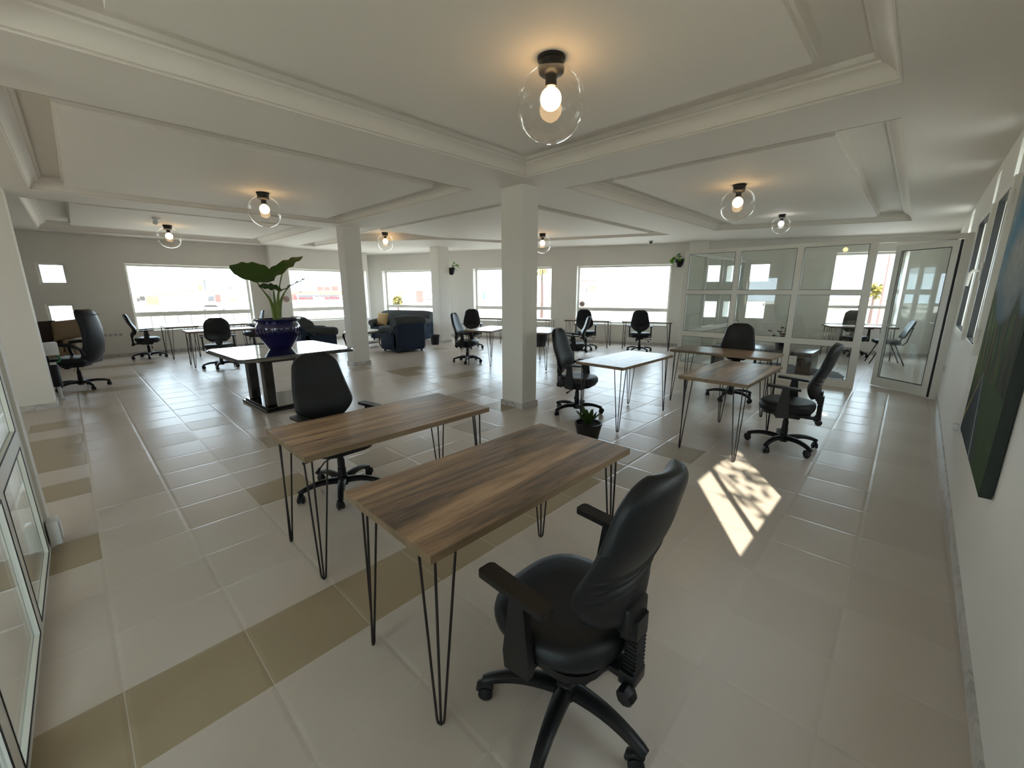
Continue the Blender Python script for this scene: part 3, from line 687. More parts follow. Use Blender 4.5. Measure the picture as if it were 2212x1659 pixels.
# executive chair
def exec_chair():
    d = -dR; t = thing('executive_chair', (-0.18, 9.62, 0), rzd(-0.85, 0.45), 'high-backed black leather executive chair beside the left pier', 'chair')
    star_base(t, 0.25, R=0.32); gas_lift(t, 0.40)
    bm = B(); box(bm, -0.25, 0.25, -0.24, 0.27, 0.40, 0.52, bev=0.045, seg=4); obj('seat', bm, M['leather'], t, smooth=60)
    bm = B(); fw = lambda v: 0.245*(1-0.12*v)*(1-max(0, (v-0.85)/0.15)**3*0.25)*(1-max(0, (0.12-v)/0.12)**2*0.3)
    fc = lambda v: -0.055*sin(v*pi*1.15) - 0.07*v + (0.10*max(0, 0.25-v)) + 0.05*max(0, v-0.75)
    shell(bm, fw, fc, 0.13, 0.42, 1.27, y0=-0.24, curve=0.05); b = obj('backrest', bm, M['leather'], t, smooth=70)
    bm = B(); pts = [(-0.20, -0.335, 1.18), (0, -0.36, 1.185), (0.20, -0.335, 1.18)]; tube(bm, pts, 0.006, 6); obj('headrest_seam', bm, M['leather'], b)
    for sx in (-1, 1):
        bm = B(); x = sx*0.28
        pts = [(x-sx*0.03, -0.25, 0.56), (x, -0.24, 0.66), (x, -0.12, 0.735), (x, 0.05, 0.745), (x, 0.17, 0.73), (x, 0.21, 0.68), (x, 0.20, 0.56), (x, 0.16, 0.46), (x-sx*0.03, 0.06, 0.43)]
        tube(bm, pts, [0.022, 0.025, 0.028, 0.028, 0.027, 0.025, 0.025, 0.024, 0.022], 10, flat=0.8); obj('armrest', bm, M['black'], t, smooth=70)
    bm = B(); box(bm, -0.12, 0.12, -0.14, 0.14, 0.36, 0.41, bev=0.01); box(bm, -0.03, 0.03, 0.10, 0.16, 0.325, 0.37, bev=0.008); obj('tilt_mechanism', bm, M['black'], t)
    bm = B(); tube(bm, [(0.05, -0.05, 0.385), (0.30, -0.09, 0.385)], 0.006, 6); obj('lever', bm, M['black'], t)
exec_chair()
# visitor chair in the glass office
def visitor():
    d = -dR; t = thing('visitor_chair', (11.80, 0.40, 0), rzd(-0.25, 1), 'black visitor chair with straight tubular legs behind the open glass door', 'chair')
    bm = B(); box(bm, -0.21, 0.21, -0.20, 0.22, 0.44, 0.52, bev=0.035, seg=4); obj('seat', bm, M['leather'], t, smooth=60)
    bm = B(); fw = lambda v: 0.20*(1-0.12*v)*(1-max(0, (v-0.7)/0.3)**2.4*0.4)*(1-max(0, (0.2-v)/0.2)**2.3*0.3); shell(bm, fw, lambda v: -0.15*v, 0.06, 0.56, 0.93, 20, 24, y0=-0.24, curve=0.03)
    obj('backrest', bm, M['leather'], t, smooth=70)
    for sx in (-1, 1):
        bm = B(); x = sx*0.20
        tube(bm, [(x, -0.10, 0.44), (x, -0.30, 0.01)], 0.011, 8); obj('leg', bm, M['metal'], t)
        bm = B(); tube(bm, [(x, 0.10, 0.44), (x, 0.26, 0.01)], 0.011, 8); obj('leg', bm, M['metal'], t)
        bm = B(); tube(bm, [(x, -0.06, 0.435), (x, -0.22, 0.44), (x, -0.27, 0.50), (x, -0.33, 0.80)], 0.011, 8); obj('back_frame', bm, M['metal'], t)
    for y in (-0.18, 0.17):
        bm = B(); tube(bm, [(-0.20, y, 0.26), (0.20, y, 0.26)], 0.008, 8); obj('stretcher', bm, M['metal'], t)
visitor()

# ------------------------------------------------------------------ black marble table and its plant
def marble_table():
    t = thing('marble_table', (1.875, 6.32, 0), radians(3.0), 'square black table with a glossy reflecting top under the big potted plant', 'table')
    bm = B(); a = 0.735; b = 0.71; c = 0.06; P = [(-a, -b+c), (-a+c, -b), (a-c, -b), (a, -b+c), (a, b-c), (a-c, b), (-a+c, b), (-a, b-c)]
    prism(bm, P, 0.715, 0.748); prism(bm, [(p[0]*0.975, p[1]*0.975) for p in P], 0.748, 0.76)
    tp = obj('tabletop', bm, M['marble_black'], t, smooth=0)
    bm = B()
    for x in (-0.42, 0.42): box(bm, x-0.003, x+0.003, -b+0.09, b-0.09, 0.7602, 0.7612)
    for y in (-0.38, 0.38): box(bm, -a+0.1, a-0.1, y-0.003, y+0.003, 0.7602, 0.7612)
    obj('inlay_line', bm, M['blacklacquer'], tp, smooth=0)
    bm = B(); box(bm, -0.42, 0.42, -0.45, 0.45, 0.65, 0.715); obj('apron', bm, M['blacklacquer'], t, smooth=0)
    bm = B(); box(bm, -0.44, 0.44, -0.47, 0.47, 0.0, 0.035, bev=0.008); box(bm, -0.41, 0.41, -0.44, 0.44, 0.035, 0.06, bev=0.006); obj('base_plate', bm, M['blacklacquer'], t, smooth=0)
    for x in (-0.32, 0.32):
        for y in (-0.30, 0.30): bm = B(); box(bm, x-0.06, x+0.06, y-0.06, y+0.06, 0.058, 0.652, bev=0.012); obj('leg', bm, M['blacklacquer'], t, smooth=0)
marble_table()
PC = Vector((1.87, 6.34, 0.76)); PDEP = (PC - Vector((0, 0, CAMZ)) + Vector((0, 0, 0.4))).dot(FW)
def at(px, py, off=0.0):
    d = (px-1106)/F_PX*RT - (py-829.5)/F_PX*UP + FW
    return Vector((0, 0, CAMZ)) + d*(PDEP+off)
pt = thing('plant_pot', PC + Vector((0, 0, 0.002)), 0, 'large cobalt-blue glazed round pot on the black table', 'pot')
bm = B(); lathe(bm, [(0, 0), (0.135, 0), (0.145, 0.012), (0.17, 0.05), (0.235, 0.16), (0.268, 0.25), (0.272, 0.31), (0.25, 0.35), (0.238, 0.365), (0.25, 0.378), (0.283, 0.392), (0.290, 0.405), (0.283, 0.416), (0.245, 0.412), (0.235, 0.38), (0.225, 0.35), (0, 0.35)], 64)
obj('pot_body', bm, M['pot'], pt, smooth=50)
bm = B(); lathe(bm, [(0, 0.352), (0.232, 0.352), (0.15, 0.368), (0, 0.372)], 32); obj('soil', bm, M['soil'], pt)
bm = B()
for i in range(30):
    a = 2*pi*i/30; p = [(r*cos(a), r*sin(a), z) for r, z in ((0.243, 0.165), (0.262, 0.20), (0.273, 0.25), (0.275, 0.30))]; tube(bm, p, [0.003, 0.006, 0.006, 0.003], 6)
obj('fluting', bm, M['pot'], pt)
def leaf(bm, base, tip, width, normal, droop=0.0, fold=0.12, heart=0.18, nu=12, nv=22, wave=0.012, thick=0.003):
    base, tip, normal = Vector(base), Vector(tip), Vector(normal); ax = tip-base; L = ax.length; ax.normalize()
    side = ax.cross(normal).normalized(); up = side.cross(ax).normalized(); g = {}
    for s in (1, -1):
        for j in range(nv+1):
            v = j/nv; w = width/2*(sin(pi*min(1, v**0.72))**0.75 if 0 < v < 1 else 0.0)
            if v < 0.5: w = max(w, width/2*0.55*(1-v/0.5)**0.5 * (v > 0))
            for i in range(nu+1):
                u = -1+2*i/nu; back = -heart*L*abs(u)**1.3*(1-v)**3
                p = base + ax*(v*L+back) + side*(u*w) + up*(-droop*v*v*L + fold*w*abs(u)*1.2 + wave*sin(v*26)*abs(u)**2*(1 if u > 0 else 0.8) + 0.004*cos(v*40 - abs(u)*5)*abs(u) + s*thick/2*(1 if abs(u) < 1 else 0.2))
                g[s, i, j] = bm.verts.new(p)
    for s in (1, -1):
        for j in range(nv):
            for i in range(nu):
                q = (g[s, i, j], g[s, i+1, j], g[s, i+1, j+1], g[s, i, j+1]); bm.faces.new(q if s == 1 else q[::-1])
    for j in range(nv):
        for i in (0, nu):
            q = (g[1, i, j], g[1, i, j+1], g[-1, i, j+1], g[-1, i, j]); bm.faces.new(q if i == 0 else q[::-1])
el = thing('elephant_ear_plant', PC + Vector((0, 0, 0.37)), 0, 'tall elephant-ear plant with big arching leaves in the blue pot', 'plant')
inv = Matrix.Translation(-(PC + Vector((0, 0, 0.37))))
bp = PC + Vector((0.0, 0, 0.36))
def addw(name, bm, m, smooth=60):
    for v in bm.verts: v.co = inv @ v.co
    return obj(name, bm, m, el, smooth=smooth)
VW = -FW
LV = [(at(577, 600, 0.0), at(490, 566, 0.10), 0.33, (VW*0.75 + Vector((0, 0, 0.65)) - dR.to_3d()*0.1), 'leaf', (560, 622)),
      (at(578, 601, -0.08), at(649, 548, -0.02), 0.24, (VW*0.9 + Vector((0, 0, 0.45)) - dR.to_3d()*0.3), 'leaf', (606, 588)),
      (at(567, 617, 0.02), at(607, 624, -0.16), 0.15, (VW*0.5 + Vector((0, 0, 0.9))), 'leaf', None),
      (at(612, 626, 0.02), at(666, 596, 0.10), 0.12, (VW*0.25 + Vector((0, 0, 0.95)) - dR.to_3d()*0.3), 'leafpale', (622, 618))]
stems = [[bp + Vector((-0.02, 0, 0)), at(586, 650, 0), at(570, 630, 0), at(553, 607, 0.0)], [bp + Vector((0.01, 0, 0)), at(600, 645, 0), at(604, 615, 0), at(610, 588, -0.05)],
         [bp, at(593, 650, 0.02), at(590, 620, 0), at(588, 618, -0.02)], [bp + Vector((0.02, -0.01, 0)), at(606, 650, 0.02), at(615, 630, 0.03), at(628, 615, 0.05)]]
for k, (b0, t0, w, nrm, mt, _) in enumerate(LV):
    bm = B(); leaf(bm, b0, t0, w, nrm, droop=0.10 if k < 2 else 0.05); addw('leaf', bm, M[mt])
    bm = B(); P = stems[k]; Q = []
    for i in range(13):
        f = i/12*(len(P)-1); a = int(min(f, len(P)-2)); g_ = f-a; Q.append(P[a].lerp(P[a+1], g_))
    for _i in range(2): Q = [Q[0]] + [(Q[i-1]+Q[i]*2+Q[i+1])/4 for i in range(1, len(Q)-1)] + [Q[-1]]
    tube(bm, Q, [0.030-0.022*min(1, i/8) for i in range(13)], 10); addw('leaf_stalk', bm, M['stem'])

# ------------------------------------------------------------------ sofas
def lounge(name, w, loc, rz, label, cat, group=None, seats=1):
    """faces local -Y; w overall width"""
    t = thing(name, loc, rz, label, cat, group); ax = w/2
    bm = B(); box(bm, -ax+0.06, ax-0.06, -0.40, 0.40, 0.05, 0.30, bev=0.02); obj('base', bm, M['denim'], t)
    bm = B()
    for sx in (-1, 1):
        for y in (-0.34, 0.34): lathe(bm, [(0, 0), (0.025, 0), (0.03, 0.05), (0, 0.05)], 12, (sx*(ax-0.12), y, 0))
    obj('foot', bm, M['black'], t)
    sw = (w-0.40)/seats
    for k in range(seats):
        bm = B(); x0 = -w/2+0.20+sw*k; box(bm, x0+0.004, x0+sw-0.004, -0.44, 0.20, 0.27, 0.44, bev=0.05, seg=4); obj('seat_cushion', bm, M['denim'], t, smooth=60)
    bm = B(); box(bm, -ax+0.05, ax-0.05, 0.22, 0.42, 0.10, 0.80, bev=0.03, seg=3, mx=T(y=0.0)); b = obj('back', bm, M['denim'], t, smooth=50)
    bm = B(); n = 24
    prof = [(0.10, 0.43), (0.115, 0.60), (0.14, 0.76), (0.18, 0.87), (0.27, 0.93), (0.38, 0.925), (0.445, 0.87), (0.45, 0.79), (0.435, 0.74), (0.40, 0.72), (0.25, 0.60)]
    m = 16; rings = []
    for i in range(m+1):
        x = -1+2*i/m; k = 1-0.10*abs(x)**6; rings.append([bm.verts.new((x*(ax-0.03), y, 0.43+(z-0.43)*k)) for y, z in prof])
    for a, c in zip(rings, rings[1:]):
        for q in range(len(prof)): bm.faces.new((a[q], a[(q+1) % len(prof)], c[(q+1) % len(prof)], c[q]))
    bm.faces.new(rings[0]); bm.faces.new(rings[-1][::-1]); obj('back_cushion', bm, M['cloth'], t, smooth=50)
    for sx in (-1, 1):
        bm = B(); box(bm, min(sx*(ax-0.19), sx*(ax-0.05)), max(sx*(ax-0.19), sx*(ax-0.05)), -0.42, 0.36, 0.06, 0.50, bev=0.02); a = obj('arm', bm, M['denim'], t)
        bm = B(); n = 22; rings = []
        for j in range(15):
            y = -0.46 + 0.80*j/14; z = 0.555 + 0.10*(j/14)**1.5; rx, rz_ = 0.125*(0.75+0.25*sin(pi*min(1, (j+2)/8))), 0.095
            if j == 0: rx *= 0.8; rz_ *= 0.8
            rings.append([bm.verts.new((sx*(ax-0.115) + rx*cos(2*pi*k/n), y, z + rz_*sin(2*pi*k/n)*(1.0 if sin(2*pi*k/n) > 0 else 1.25))) for k in range(n)])
        for p, q in zip(rings, rings[1:]):
            for k in range(n): bm.faces.new((p[k], p[(k+1) % n], q[(k+1) % n], q[k]))
        bm.faces.new(rings[0]); bm.faces.new(rings[-1][::-1]); obj('arm_roll', bm, M['cloth'], a, smooth=60)
    bm = B()
    for z, y in ((0.10, 0.421),):
        for x in (-ax+0.055, ax-0.055): tube(bm, [(x, y, 0.06), (x, y, 0.78)], 0.006, 6)
        tube(bm, [(-ax+0.055, y, 0.79), (ax-0.055, y, 0.79)], 0.006, 6)
    obj('piping', bm, M['black'], b)
    return t
lounge('armchair', 0.92, (5.79, 9.64, 0), pi, 'blue armchair with a floral cover seen from behind, between two columns', 'armchair', 'blue armchairs with floral covers')
lounge('armchair', 0.92, (4.02, 10.95, 0), pi/2, 'blue armchair in profile, partly behind the big blue plant pot', 'armchair', 'blue armchairs with floral covers')
sc = Vector((7.12, 11.85, 0))
lounge('sofa', 1.95, tuple(sc), CA+radians(0), 'blue three-seat sofa with a floral backrest under the back window', 'sofa', seats=3)
t = thing('cushion', tuple(sc - CD*0.60 - CN*0.20 + Vector((0, 0, 0.455))), CA, 'square beige cushion on the left end of the blue sofa', 'cushion')
bm = B(); pillow(bm, 0.42, 0.42, 0.13, T(z=0.20, rx=radians(70))); obj('pillow', bm, M['beige'], t, smooth=80)
t = thing('cushion', (3.98, 10.90, 0.44), pi/2, 'dark brown cushion in the armchair behind the plant pot', 'cushion')
bm = B(); pillow(bm, 0.40, 0.40, 0.12, T(z=0.20, rx=radians(70))); obj('pillow', bm, M['darkbrown'], t, smooth=80)
# coffee table
def coffee():
    t = thing('coffee_table', (5.35, 11.0, 0), CA+pi/2, 'dark coffee table with a pale stone top behind the second column', 'table')
    bm = B(); n = 40; prism(bm, [(0.55*abs(cos(a))**0.8*(1 if cos(a) > 0 else -1), 0.33*abs(sin(a))**0.8*(1 if sin(a) > 0 else -1)) for a in [2*pi*i/n+0.01 for i in range(n)]], 0.44, 0.465); obj('tabletop', bm, M['marble'], t)
    bm = B(); box(bm, -0.42, 0.42, -0.22, 0.22, 0.38, 0.438, bev=0.01); obj('apron', bm, M['brown'], t)
    bm = B(); box(bm, -0.40, 0.40, -0.2, 0.2, 0.10, 0.125, bev=0.005); obj('shelf', bm, M['brown'], t)
    for sx in (-1, 1):
        for sy in (-1, 1):
            bm = B(); tube(bm, [(sx*0.44, sy*0.24, 0.42), (sx*0.455, sy*0.25, 0.34), (sx*0.42, sy*0.23, 0.2), (sx*0.405, sy*0.22, 0.09), (sx*0.44, sy*0.24, 0.0)], [0.028, 0.03, 0.02, 0.015, 0.02], 10); obj('leg', bm, M['brown'], t)
coffee()
t = thing('waste_basket', (7.12, 10.08, 0), 0.3, 'black waste basket at the foot of the third column, beside the sofa', 'basket')
bm = B(); lathe(bm, [(0, 0), (0.11, 0), (0.135, 0.25), (0.15, 0.255), (0.15, 0.28), (0.137, 0.28), (0.125, 0.25), (0.105, 0.012), (0, 0.012)], 28); obj('bin_body', bm, M['black'], t)
# tan sofa beyond the pier
def tan_sofa():
    t = thing('sofa', (-1.15, 13.05, 0), 0, 'brown fabric sofa below the two small left windows', 'sofa')
    bm = B(); box(bm, -0.95, 0.95, -0.38, 0.42, 0.06, 0.32, bev=0.03); obj('base', bm, M['tan'], t)
    bm = B(); box(bm, -0.95, 0.95, 0.22, 0.45, 0.06, 0.70, bev=0.05, seg=3); obj('back', bm, M['tan'], t)
    for k in (0, 1): bm = B(); box(bm, -0.78+k*0.78, -0.002+k*0.78, -0.42, 0.24, 0.30, 0.45, bev=0.05, seg=4); obj('seat_cushion', bm, M['tan'], t, smooth=60)
    for sx in (-1, 1): bm = B(); box(bm, min(sx*0.78, sx*0.98), max(sx*0.78, sx*0.98), -0.40, 0.42, 0.06, 0.56, bev=0.05, seg=3); obj('arm', bm, M['tan'], t, smooth=60)
tan_sofa()
t = thing('cushion', (-0.66, 12.94, 0.46), 0, 'dark brown cushion standing on the brown sofa, beside the pier', 'cushion')
bm = B(); pillow(bm, 0.50, 0.50, 0.14, T(z=0.25, rx=radians(78))); obj('pillow', bm, M['darkbrown'], t, smooth=80)
t = thing('cushion', (-0.14, 12.90, 0.575), 0, 'large tan cushion slumped on the right arm of the brown sofa', 'cushion')
bm = B(); pillow(bm, 0.75, 0.46, 0.2, T(z=0.19, rx=radians(62), ry=radians(-6))); obj('pillow', bm, M['tan'], t, smooth=80)

# ------------------------------------------------------------------ glass office partition
PX = 8.40; FT = 0.055
def vbar(bm, y0, y1, z0, z1, x0=PX, x1=PX+FT): box(bm, x0, x1, y0, y1, z0, z1)
def rectframe_gasket(bm, y0, y1, z0, z1, x, g=0.006):
    for a in ((y0, y1, z0, z0+g), (y0, y1, z1-g, z1), (y0, y0+g, z0, z1), (y1-g, y1, z0, z1)): box(bm, x-0.002, x+0.001, *a)
def office():
    t = thing('glass_partition', (PX, 1.55, 0), 0, 'white-framed glass wall of the office, facing the room', 'partition'); off = Matrix.Translation((-PX, -1.55, 0))
    def ad(name, bm, m, par=t):
        for v in bm.verts: v.co = off @ v.co
        return obj(name, bm, m, par, smooth=0)
    bm = B(); ys = [(3.36, 3.45), (2.44, 2.535), (1.50, 1.595), (0.58, 0.68)]; zr = [(0.0, 0.13), (0.655, 0.755), (1.47, 1.55), (2.225, 2.29)]
    for a, b in ys: vbar(bm, a, b, 0, 2.29)
    for (a0, a1), (b0, b1) in zip(ys, ys[1:]):
        for z0, z1 in zr: vbar(bm, b1, a0, z0, z1)
    vbar(bm, -0.37, 0.58, 2.225, 2.29); vbar(bm, -0.37, -0.29, 0, 2.225)
    ad('frame', bm, M['frame'])
    for (a0, a1), (b0, b1) in zip(ys, ys[1:]):
        for (c0, c1), (d0, d1) in zip(zr, zr[1:]):
            bm = B(); box(bm, PX+0.024, PX+0.030, b1, a0, c1, d0); p = ad('pane', bm, M['pglass'])
            bm = B(); rectframe_gasket(bm, b1, a0, c1, d0, PX); ad('gasket', bm, M['gasket'], p)
    t = thing('glass_partition', (PX+0.06, 3.42, 0), 0, 'white-framed side glass wall of the office, running to the back wall', 'partition'); off = Matrix.Translation((-PX-0.06, -3.42, 0))
    xs = [(PX+0.06, PX+0.10), (9.44, 9.52), (10.44, 10.52), (11.46, 11.54), (12.06, 12.12)]
    bm = B()
    for a, b in xs: box(bm, a, b, 3.39, 3.445, 0, 2.29)
    for (a0, a1), (b0, b1) in zip(xs, xs[1:]):
        for z0, z1 in zr: box(bm, a1, b0, 3.39, 3.445, z0, z1)
    ad('frame', bm, M['frame'], t)
    for (a0, a1), (b0, b1) in zip(xs, xs[1:]):
        for (c0, c1), (d0, d1) in zip(zr, zr[1:]):
            bm = B(); box(bm, a1, b0, 3.414, 3.420, c1, d0); p = ad('pane', bm, M['pglass'], t)
            bm = B()
            for a in ((a1, b0, c1, c1+0.006), (a1, b0, d0-0.006, d0), (a1, a1+0.006, c1, d0), (b0-0.006, b0, c1, d0)): box(bm, a[0], a[1], 3.387, 3.391, a[2], a[3])
            ad('gasket', bm, M['gasket'], p)
    # open door
    h = Vector((8.47, -0.27)); e = Vector((9.0, 0.39)); L = (e-h).length; t = thing('door_1', (h.x, h.y, 0), math.atan2(e.y-h.y, e.x-h.x), kind='structure')
    bm = B(); f = 0.085
    box(bm, 0, L, -0.02, 0.02, 0.012, 0.16); box(bm, 0, L, -0.02, 0.02, 2.13, 2.215); box(bm, 0, f, -0.02, 0.02, 0.16, 2.13); box(bm, L-f, L, -0.02, 0.02, 0.16, 2.13); obj('door_frame', bm, M['frame'], t, smooth=0)
    bm = B(); box(bm, f, L-f, -0.003, 0.003, 0.16, 2.13); p = obj('pane', bm, M['pglass'], t, smooth=0)
    bm = B()
    for y in (0.0205, -0.0225):
        for a in ((f, L-f, 0.16, 0.167), (f, L-f, 2.123, 2.13), (f, f+0.007, 0.16, 2.13), (L-f-0.007, L-f, 0.16, 2.13)): box(bm, a[0], a[1], y, y+0.002, a[2], a[3])
    obj('gasket', bm, M['gasket'], p, smooth=0)
    bm = B()
    for s in (-1, 1): tube(bm, [(L-0.04, s*0.02, 1.0), (L-0.04, s*0.06, 1.0), (L-0.16, s*0.065, 1.0)], 0.009, 8)
    box(bm, L-0.055, L-0.025, -0.025, 0.025, 0.9, 1.08); obj('door_handle', bm, M['frame'], t)
    bm = B()
    box(bm, -0.010, -0.002, -0.015, 0.015, 0.012, 2.215); obj('hinge_gasket', bm, M['gasket'], t, smooth=0)
office()
# left glass partition beside the camera
def left_glass():
    t = thing('glass_partition', (-0.37, 2.0, 0), 0, 'white-framed glass panel at the left edge of the picture, close to the camera', 'partition'); off = Matrix.Translation((0.37, -2.0, 0))
    def ad(name, bm, m, par=t):
        for v in bm.verts: v.co = off @ v.co
        return obj(name, bm, m, par, smooth=0)
    x0, x1 = -0.388, -0.36; ys = [(3.50, 3.62), (2.64, 2.73), (1.75, 1.84), (0.85, 0.94), (-0.36, -0.26)]; zr = [(0.0, 0.035), (0.70, 0.79), (2.2, 2.29)]
    bm = B()
    for a, b in ys: box(bm, x0, x1, a, b, 0, 2.29)
    for (a0, a1), (b0, b1) in zip(ys, ys[1:]):
        for z0, z1 in zr: box(bm, x0, x1, b1, a0, z0, z1)
    ad('frame', bm, M['frame'])
    for (a0, a1), (b0, b1) in zip(ys, ys[1:]):
        for (c0, c1), (d0, d1) in zip(zr, zr[1:]):
            bm = B(); box(bm, x0+0.012, x0+0.018, b1, a0, c1, d0); p = ad('pane', bm, M['pglass'])
            bm = B()
            for a in ((b1, a0, c1, c1+0.008), (b1, a0, d0-0.008, d0), (b1, b1+0.008, c1, d0), (a0-0.008, a0, c1, d0)): box(bm, x1-0.001, x1+0.002, *a)
            ad('gasket', bm, M['gasket'], p)
    bm = B(); box(bm, -0.45, -0.345, 3.62, 3.74, 0, SOF+0.02); tag(obj('wall_post', bm, M['wall'], smooth=0), kind='structure')
    t = thing('socket_box', (-0.352, 3.60, 0.02), 0, 'white surface-mounted socket box at the foot of the left glass panel', 'socket')
    bm = B(); box(bm, 0.0, 0.05, -0.05, 0.06, 0.02, 0.17, bev=0.006); obj('socket_housing', bm, M['plastic_white'], t)
    bm = B(); box(bm, 0.05, 0.056, -0.035, 0.045, 0.04, 0.15, bev=0.002); obj('socket_plate', bm, M['plastic_white'], t)
left_glass()

# inside the glass office
def low_table():
    t = thing('low_table', (9.30, 2.10, 0.014), 0, 'low dark brown table inside the glass office', 'table')
    bm = B(); box(bm, -0.38, 0.38, -0.85, 0.85, 0.365, 0.43, bev=0.004); obj('tabletop', bm, M['brown'], t)
    for y in (-0.74, 0.74): bm = B(); box(bm, -0.36, 0.36, y-0.11, y+0.11, 0, 0.366, bev=0.003); obj('panel_leg', bm, M['brown'], t)
low_table()
t = thing('flower_pot', (9.22, 1.82, 0.445), 0, 'black pot with dark red flowers on the low brown table in the glass office', 'plant')
bm = B(); lathe(bm, [(0, 0), (0.065, 0), (0.085, 0.15), (0.09, 0.155), (0.09, 0.17), (0.08, 0.17), (0.075, 0.15), (0, 0.145)], 24); obj('pot', bm, M['black'], t)
bm = B(); rnd = random.Random(5); heads = []
for k in range(11):
    a = rnd.uniform(0, 2*pi); r = rnd.uniform(0.04, 0.20); z = rnd.uniform(0.26, 0.44) - r*0.3; h = Vector((r*cos(a), r*sin(a), z)); heads.append(h); tube(bm, [(0, 0, 0.14), (h.x*0.4, h.y*0.4, 0.14+(z-0.14)*0.6), h], [0.004, 0.003, 0.002], 5)
obj('flower_stems', bm, M['stem'], t)
bm = B()
for h in heads:
    for k in range(9):
        a = rnd.uniform(0, 2*pi); d = Vector((cos(a), sin(a), rnd.uniform(-0.2, 0.6))).normalized(); leaf(bm, h, h+d*rnd.uniform(0.03, 0.055), 0.03, Vector((d.y, -d.x, 1)), nu=2, nv=3, wave=0, thick=0.002)
obj('petals', bm, M['redleaf'], t, smooth=0)
bm = B(); pts = []; rnd = random.Random(11)
for i in range(96):
    a = 2*pi*i/96; r = 1.0 + 0.10*sin(3*a+1) + 0.08*sin(5*a) + 0.22*(rnd.random()-0.5)*(1 if i % 2 else -0.3); pts.append((9.45+0.78*r*cos(a), 1.75+0.95*r*sin(a)))
vc = [bm.verts.new((p[0], p[1], 0.012)) for p in pts]; vb = [bm.verts.new((p[0]*1.0, p[1], 0.001)) for p in pts]; c = bm.verts.new((9.45, 1.75, 0.016))
for i in range(96): bm.faces.new((vc[i], vc[(i+1) % 96], c)); bm.faces.new((vb[i], vb[(i+1) % 96], vc[(i+1) % 96], vc[i]))
tag(obj('hide_rug', bm, M['hide'], smooth=0), 'black ragged-edged hide rug under the low table in the glass office', 'rug')

# ------------------------------------------------------------------ small things
def potted(name, loc, r, h, label, builder):
    t = thing(name, loc, 0, label, 'plant'); bm = B(); lathe(bm, [(0, 0), (r*0.75, 0), (r*0.97, h*0.85), (r, h*0.9), (r, h), (r*0.92, h), (r*0.88, h*0.88), (0, h*0.88)], 32); obj('pot', bm, M['black'], t)
    bm = B(); lathe(bm, [(0, h*0.885), (r*0.87, h*0.885), (0, h*0.93)], 20); obj('soil', bm, M['soil'], t); builder(t); return t
def snake(t):
    rnd = random.Random(4)
    for k in range(11):
        a = 2*pi*k/11*1.9 + rnd.uniform(-0.2, 0.2); tl = 0.35 + 0.5*(k % 3)/2; L = rnd.uniform(0.15, 0.21); b0 = Vector((0.02*cos(a), 0.02*sin(a), 0.155)); d = Vector((cos(a)*tl, sin(a)*tl, 1)).normalized()
        bm = B(); leaf(bm, b0, b0+d*L, 0.055, Vector((-cos(a), -sin(a), tl)), heart=0, fold=0.25, nu=6, nv=10, wave=0.002); obj('leaf', bm, M['leaf'], t)
        bm = B()
potted('snake_plant', (3.60, 2.36, 0), 0.145, 0.17, 'small snake plant in a black pot on the floor behind the nearest desk', snake)
def dark(t):
    rnd = random.Random(9)
    for k in range(7):
        a = 2*pi*k/7; d = Vector((cos(a)*0.5, sin(a)*0.5, 1)).normalized(); b0 = Vector((0, 0, 0.34)); bm = B(); leaf(bm, b0, b0+d*0.16, 0.05, Vector((-cos(a), -sin(a), 0.5)), heart=0, nu=4, nv=6); obj('leaf', bm, M['leaf'], t)
potted('floor_planter', (8.95, 7.55, 0), 0.17, 0.38, 'tall black floor pot beyond the bright desk right of the middle column', dark)
def pothos(name, p, n, label, seed):
    t = thing(name, tuple(p), 0, label, 'plant'); nn = Vector((n.x, n.y, 0)).normalized(); mx = Matrix.Translation((0, 0, 0)); bm = B()
    lathe(bm, [(0, -0.13), (0.05, -0.125), (0.095, -0.06), (0.11, 0.02), (0.105, 0.08), (0.095, 0.075), (0.09, 0.05), (0, 0.045)], 24, (nn.x*0.115, nn.y*0.115, 0)); obj('wall_pot', bm, M['black'], t)
    rnd = random.Random(seed); c = nn*0.13 + Vector((0, 0, 0.06)); sd = nn.cross(Vector((0, 0, 1)))
    for k in range(9):
        d = (nn*rnd.uniform(0.1, 1.0) + sd*rnd.uniform(-0.8, 0.9) + Vector((0, 0, rnd.uniform(-0.2, 1.0)))).normalized(); e = c + d*rnd.uniform(0.10, 0.22)
        bm = B(); tube(bm, [c, c.lerp(e, 0.6)+Vector((0, 0, 0.03)), e], 0.004, 5); lf = obj('vine', bm, M['stem'], t)
        bm = B(); leaf(bm, e, e + (d*0.5+Vector((0, 0, -0.45))+sd*rnd.uniform(-0.5, 0.5)).normalized()*0.10, 0.085, nn+Vector((0, 0, 0.7)), nu=6, nv=8, wave=0.003); obj('leaf', bm, M['leaf2'], t)
pothos('wall_planter', (7.82, 10.28, 2.13), Vector((0.75, -0.45)), 'small black wall planter with green leaves on the third column', 3)
q = bw(2.20, 2.28, 0); pothos('wall_planter', (q.x, q.y, 2.28), -CN, 'small wall planter with green leaves just left of the glass office', 8)
